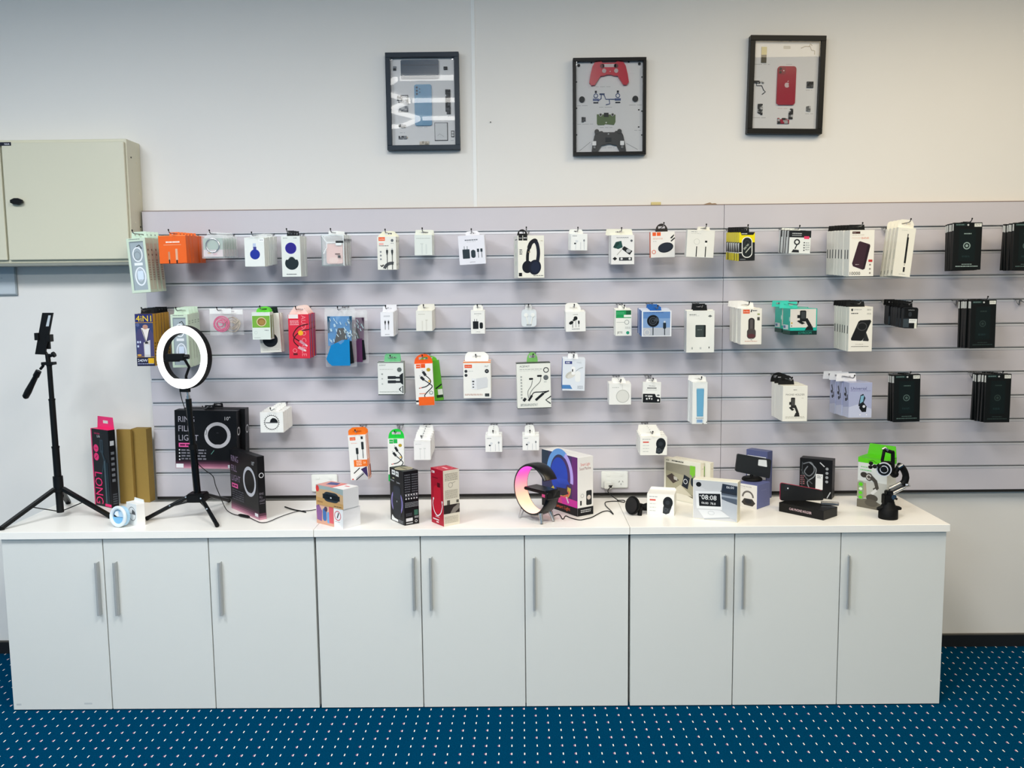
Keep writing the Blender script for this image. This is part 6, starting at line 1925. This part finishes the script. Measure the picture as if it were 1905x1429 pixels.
# ---- clock box
cornerbox('clock_box', 'pale grey box picturing a digital clock reading 08:08', 'box', (1288.5, 964), (1371.5, 972.8), (1376.5, 963.5), 898, '#eeead8',
          fr=[('r', .01, .02, .99, .99, '#cdced0'), ('p', [(.01, .02), (.99, .02), (.99, .2), (.3, .25), (.01, .12)], '#c4c6c8'), ('e', .13, .13, .06, .055, '#14171b'), ('p', [(.66, .06), (.99, .1), (.99, .28), (.64, .24)], '#2a3340'), ('t', .75, .11, .06, '06:00', '#e3e6ea', 'l', .22), ('p', [(.6, .27), (.99, .3), (.99, .56), (.66, .46)], '#5a6472'), ('p', [(.62, .34), (.99, .37), (.99, .42), (.64, .39)], '#9aa3af'), ('p', [(.62, .24), (.99, .26), (.99, .33), (.6, .29)], '#2d333d'),
              ('p', [(.06, .3), (.64, .26), (.66, .72), (.09, .74)], '#e3e5e6'), ('p', [(.13, .36), (.615, .32), (.635, .64), (.15, .67)], '#15181c'), ('t', .2, .375, .12, '08:08', '#f4f6f6', 'l', .4), ('t', .2, .555, .055, '06:00  78.8', '#e4e7e8', 'l', .36), ('g', .15, .4, .19, .44, '#c9ccd0', 1), ('p', [(.12, .76), (.62, .73), (.84, .88), (.26, .97)], '#dfe1e3'), ('p', [(.26, .97), (.84, .88), (.84, .91), (.27, 1.0)], '#b5b9be'), ('o', .42, .82, .07, .012, '#c4c8cc', .04), ('p', [(.66, .45), (.99, .58), (.99, .99), (.85, .9), (.66, .72)], '#bfc4ca')],
          rt=[('r', 0, 0, 1, 1, '#ddd9c6')])

# ---- purple boxes and the demo phone stand
PH = [('r', 0, .02, .97, 1, '#e6e3de'), ('t', .12, .1, .05, 'PHONE HOLDER', '#6d6a72', 'l', .72), ('g', .12, .2, .4, .22, '#a5a2a6', 1), ('o', .52, .56, .26, .08, '#6b6663', .26, 180, 360), ('p', [(.2, .8), (.34, .62), (.74, .62), (.9, .78), (.76, .92), (.34, .9)], '#3c3836'), ('e', .54, .74, .17, .1, '#26282e')]
r, w, dp, h = cornerbox('phone_stand_box', 'purple and white box carrying the black phone stand', 'box', (1372, 941), (1408.8, 947.9), (1432, 931.5), 903.6, '#636a9a', fr=PH, rt=[('g', .3, .25, .7, .3, '#7a80ac', 2)])
zst = CT + h
sc_ = onZ(1399, 893, zst)
r3 = thing('phone_stand', 'black round based phone stand on the purple box', 'phone stand', (sc_.x, sc_.y, zst + .0004))
b = MB()
b.lathe([(.040, 0), (.041, .004), (.038, .010), (.030, .013)], RUBBER, 30)
b.build('base_disc', r3)
b = MB()
b.tube([(0, .006, .010), (0, .010, .04)], .007, BLK, 10)
b.build('neck', r3)
Yc = sc_.y - .002
P4 = [onY(x, y, Yc) for x, y in ((1371.8, 844.5), (1435.5, 855.5), (1432, 890.5), (1367.8, 877))]
o3 = Vector((sc_.x, Yc, zst))
b = MB()
qq = [((p - o3).x, (p - o3).z) for p in (P4[3], P4[2], P4[1], P4[0])]


def round_quad(q, r_):
    out = []
    for i in range(4):
        p, a, c = Vector(q[i]), Vector(q[i - 1]), Vector(q[(i + 1) % 4])
        d1, d2 = (a - p).normalized() * r_, (c - p).normalized() * r_
        for t in (0, .25, .5, .75, 1):
            out.append(tuple((p + d1) * (1 - t) ** 2 + p * 2 * t * (1 - t) + (p + d2) * t * t))
    return out


b.prism(round_quad(qq, .008), 0, .011, mat('#14181c', .5))
o = b.build('demo_phone_case', None, o3)
tag(o, 'black phone case with white camera window lying across the stand', 'phone case')
b = MB()
P5 = [(onY(x, y, Yc) - o3) for x, y in ((1410, 866), (1427, 869), (1426, 856), (1411, 855))]
b.prism(round_quad([(p.x, p.z) for p in (Vector(P5[0]), Vector(P5[1]), Vector(P5[2]), Vector(P5[3]))], .003), -.0012, 0, mat('#dfe3e4', .3))
b.build('camera_window', o)
# taller purple box behind
cornerbox('phone_stand_box', 'taller purple box standing behind the phone case', 'box', (1387, 922), (1426, 929), (1435.5, 922), 841, '#5d648f', fr=[('r', .06, .12, .94, .6, '#e2e4ea')], tp=[])

# ---- car phone holder set
r, w, dp, h = cornerbox('car_holder_box', 'flat black open box lettered car phone holder', 'box', (1448.8, 951.3), (1531.7, 968.6), (1557.5, 956.5), 951, '#09090a',
                        fr=[('t', .24, .36, .26, 'CAR PHONE HOLDER', '#e6c7cc', 'l', .5)], tp=[('r', .05, .08, .95, .92, '#0b0b0c')])
zst = CT + h
hb = onZ(1545, 940, zst)
b = MB()
b.box(-.035, .03, -.008, .008, 0, .012, STEEL, .002)
o = b.build('holder_clip', None, (hb.x, hb.y, zst + .0006), (0, 0, math.radians(-18)))
tag(o, 'grey metal clip bar in the flat black box', 'clip')
Yc = onZ(1492, 950, CT).y + .012
P4 = [onY(x, y, Yc) for x, y in ((1453, 899), (1529.5, 913), (1532, 945), (1452.5, 933))]
zmin = min(p.z for p in P4)
o3 = Vector((P4[3].x, Yc, zst))
qq = [((p - o3).x, max((p - o3).z, .0008)) for p in (P4[3], P4[2], P4[1], P4[0])]
b = MB()
b.prism(round_quad(qq, .009), -.0004, .010, mat('#0f1013', .5))
b.art((0, -.0004, 0), (.1, 0, 0), (0, 0, -.1), (0, -1, 0), [])
o = b.build('demo_phone_case', None, o3)
tag(o, 'black phone case with crimson rim standing in the flat box', 'phone case')
b = MB()
rim = round_quad(qq, .009)
b.tube([(x, .0105, z) for x, z in rim], .0017, mat('#a81640', .35), 6, True)
b.build('rim', o)
b = MB()
p = onY(1465, 907, Yc) - o3
b.prism(round_quad([(p.x - .012, p.z - .014), (p.x + .008, p.z - .011), (p.x + .008, p.z + .012), (p.x - .012, p.z + .012)], .005), -.0016, -.0002, mat('#24262b', .3))
b.cyl((p.x + .001, -.0024, p.z - .003), (p.x + .001, -.0016, p.z - .003), .003, '#c9cbd0', n=10)
b.build('camera_bump', o)

cornerbox('cable_set_box', 'black box with silver cable artwork and white sticker', 'box', (1486.5, 923), (1547, 929.5), (1552, 924.5), 857, '#0d0e11',
          fr=[('c', [(.1, .15), (.35, .1), (.45, .3), (.3, .45), (.15, .35), (.25, .2)], .035, '#6c7176'), ('c', [(.3, .1), (.5, .25), (.45, .45), (.25, .6), (.3, .75)], .03, '#8a8f94'), ('c', [(.05, .3), (.2, .5), (.4, .65)], .03, '#53585c'), ('l', [(.62, .08), (.76, .18)], .03, '#cfd2d5'), ('g', .03, .45, .16, .7, '#a06a70', 5), ('r', .5, .38, .72, .78, '#e4e6e6'), ('g', .54, .42, .68, .5, '#8a8d8f', 2), ('e', .84, .23, .045, .045, '#9a9ea2'), ('e', .84, .34, .045, .045, '#9a9ea2'), ('e', .84, .45, .045, .045, '#9a9ea2'), ('e', .84, .56, .045, .045, '#9a9ea2'), ('l', [(.86, .98), (.96, .82)], .03, '#b9bcc0'), ('l', [(.08, .1), (.08, .9)], .03, '#3c4044')], tp=[('r', .05, .3, .95, .34, '#33363a')])

# ---- green bicycle-mount box and the clamp arm
GRN = '#5fd01e'
r, w, dp, h = cornerbox('bike_mount_box', 'white box with bright green lid picturing a clamp arm', 'box', (1593.8, 942), (1648, 952.5), (1665, 943.5), 858, '#d9dcd8',
                        fr=[('r', 0, 0, 1, .1, GRN), ('l', [(.36, .06), (.5, .03), (.64, .07)], .02, '#2f7a10'), ('t', .1, .17, .03, 'Motorcycle', '#8fc78c', 'l', .45), ('t', .08, .23, .03, 'Phone Holder', '#7fcf86', 'l', .6), ('r', 0, .46, 1, .9, '#bdbdb6'), ('p', [(0, .84), (.5, .8), (1, .92), (1, 1), (0, 1)], '#6d685c'), ('p', [(.3, .5), (.34, .78), (.1, .84), (0, .8), (0, .5)], '#a59a86'),
                            ('rr', .03, .48, .22, .84, .05, '#8aa27c'), ('e', .12, .54, .07, .06, GRN), ('e', .12, .63, .06, .05, '#e2efd8'), ('e', .12, .71, .06, .05, GRN), ('e', .12, .8, .06, .05, GRN), ('e', .22, .34, .12, .09, '#3a3632'), ('e', .4, .37, .12, .13, '#55504a'), ('o', .39, .37, .07, .03, '#d5d2cc'), ('l', [(.46, .36), (.62, .44), (.68, .56), (.58, .62)], .13, '#4a4640'), ('l', [(.5, .7), (.66, .6)], .1, '#d9d9d6'), ('e', .52, .78, .2, .12, '#4c4842'), ('e', .5, .88, .22, .12, '#5a554c')],
                        rt=[('r', 0, 0, 1, .1, GRN), ('g', .3, .5, .8, .8, '#9a9a94', 5)])
b = MB()
zt2 = onY(1636, 830, onZ(1640, 945, CT).y).z - CT
b.prism([(-w * .5, 0), (w * .5, 0), (w * .46, zt2 - h), (-w * .42, zt2 - h)], -.0008, .0008, mat('#62cc24', .4))
b.build('lid_flap', r, (0, dp / 2 - .001, h))
b = MB()
b.add([(-w / 2, -dp / 2, h + .0006), (w / 2, -dp / 2, h + .0006), (w / 2, dp / 2 - .002, h + .004), (-w / 2, dp / 2 - .002, h + .004)], [(0, 1, 2, 3)], mat('#52c214', .4))
b.build('lid', r)

ac = onZ(1652, 964, CT)
r = thing('clamp_arm', 'black and chrome jointed clamp arm on a round black foot', 'clamp arm', (ac.x, ac.y, CT))
AO = Vector((ac.x, ac.y, CT))


def ap(x, y, dy=0.0):
    return onY(x, y, ac.y + dy) - AO


R0 = .0345
b = MB()
zc1 = ap(1652, 947).z
b.lathe([(R0, 0), (R0 + .0005, .004), (R0, zc1), (R0 - .004, zc1 + .004), (.022, zc1 + .022), (.020, zc1 + .03)], RUBBER, 36)
b.build('foot', r)
for s in (-1, 1):
    b = MB()
    p = Vector((s * .036, -.006, zc1 + .004))
    b.tube([p - Vector((s * .012, 0, -.004)), p, p + Vector((s * .009, 0, -.002))], [.007, .008, .005], RUBBER, 12)
    b.build('wing_nut', r)
b = MB()
p = ap(1652, 927)
b.box(p.x - .019, p.x + .017, -.017, .017, zc1 + .018, p.z + .016, RUBBER, .003)
b.box(p.x - .010, p.x + .014, -.015, .015, p.z + .014, p.z + .030, BLK, .003)
b.build('socket_block', r)
b = MB()
q = ap(1662, 924.5, -.018)
b.cyl(q + Vector((0, .004, 0)), q + Vector((0, -.006, 0)), .0095, CHROME, n=18)
b.cyl(q + Vector((.004, -.004, -.004)), q + Vector((.012, -.006, -.008)), .004, BLK)
b.build('joint_bolt', r)
b = MB()
e0, e1 = ap(1656, 914), ap(1682, 901.5)
dv = (e1 - e0).normalized()
n_ = Vector((-dv.z, 0, dv.x))
for off in (-.011, 0, .011):
    b.tube([e0 + n_ * off, e1 + n_ * off], .0062, ALU if off else mat('#5a5c60', .3, .9), 10)
b.build('alloy_bar', r)
b = MB()
b.tube(smooth([ap(1678, 901), ap(1683, 896), ap(1685, 886), ap(1682, 876), ap(1676, 868), ap(1671, 867)]), [.013] * 10 + [.012] * 16, RUBBER, 14)
b.build('elbow_arm', r)
b = MB()
p = ap(1686, 902, -.008)
b.cyl(p, p + Vector((.006, -.006, 0)), .008, CHROME, n=16)
b.tube([p + Vector((.004, -.004, 0)), p + Vector((.012, -.006, -.003))], .0028, STEEL, 8)
b.build('joint_bolt', r)
b = MB()
p = ap(1675, 868, -.012)
b.cyl(p + Vector((-.008, 0, -.004)), p + Vector((.008, 0, .006)), .007, CHROME, n=14)
b.build('thumb_screw', r)
b = MB()
p = ap(1664, 882)
b.lathe([(.006, p.z - .013), (.013, p.z - .008), (.0155, p.z), (.013, p.z + .008), (.006, p.z + .013)], RUBBER, 18, (p.x, 0))
b.tube([p, ap(1672, 868)], .009, RUBBER, 10)
b.build('ball_joint', r)
b = MB()
dc = ap(1644.5, 873.5, -.02)
nd_ = Vector((-.42, -.9, .08)).normalized()
for (ra, a, c, m_) in ((.0265, .0, -.010, LIP), (.0225, -.001, .0016, BLKG), (.0145, 0, .0024, LIP), (.0115, 0, .0032, BLKG)):
    b.cyl(dc + nd_ * a, dc + nd_ * c, ra, m_, n=32)
b.build('clamp_dial', r)
b = MB()
b.tube([dc, p], .011, RUBBER, 12)
b.build('dial_shaft', r)
b = MB()
for pts, rad in (([ap(1641, 858), ap(1645, 838), ap(1650, 836)], .006), ([ap(1661, 876), ap(1661, 842), ap(1660, 840)], .0075), ([ap(1645, 837), ap(1661, 842)], .007), ([ap(1640, 860), ap(1661, 862)], .0065)):
    b.tube(pts, rad, RUBBER, 8)
b.build('clamp_jaw', r)
b = MB()
b.tube([ap(1641, 836, -.004), ap(1646, 833, -.004), ap(1652, 838, -.004)], .0048, CHROME, 8)
b.build('jaw_screw', r)
b = MB()
k0 = ap(1632, 864, -.014)
b.tube([dc + Vector((-.012, 0, .008)), k0], .006, RUBBER, 10)
for (x, y, q) in ((1620, 862, .0075), (1619, 869, .0075), (1627, 868, .008)):
    b.tube([ap(x + 3, y, -.016), ap(x, y, -.016), ap(x - 3, y, -.016)], [q * .8, q, q * .6], RUBBER, 10)
b.build('star_knob', r)

# ------------------------------------------------------------------ hexagonal LED grid on the ceiling (seen mirrored in the picture glass)
TUBE = mat('#fffdf8', .4, emit=11.0)
s = .4
b = MB()
seen = set()
for i in range(-1, 1):
    for j in range(0, 2):
        hx_ = .95 + i * s * 1.5
        hy_ = -2.4 - s * math.sqrt(3) * (.5 + j + (.5 if i % 2 else 0)) + s * math.sqrt(3) * .0
        for q in range(6):
            p0 = (hx_ + s * math.cos(q * PI / 3), hy_ + s * math.sin(q * PI / 3))
            p1 = (hx_ + s * math.cos((q + 1) * PI / 3), hy_ + s * math.sin((q + 1) * PI / 3))
            kk = tuple(sorted((tuple(round(v, 2) for v in p0), tuple(round(v, 2) for v in p1))))
            if kk in seen:
                continue
            seen.add(kk)
            dv = Vector((p1[0] - p0[0], p1[1] - p0[1])).normalized()
            nn = Vector((-dv.y, dv.x)) * .014
            a_, c_ = Vector(p0) + dv * .02, Vector(p1) - dv * .02
            b.zprism([tuple(a_ - nn), tuple(c_ - nn), tuple(c_ + nn), tuple(a_ + nn)], 2.972, 2.9995, TUBE)
o = b.build('hexagon_ceiling_light')
tag(o, 'honeycomb of white LED tubes fixed to the ceiling', 'ceiling light')
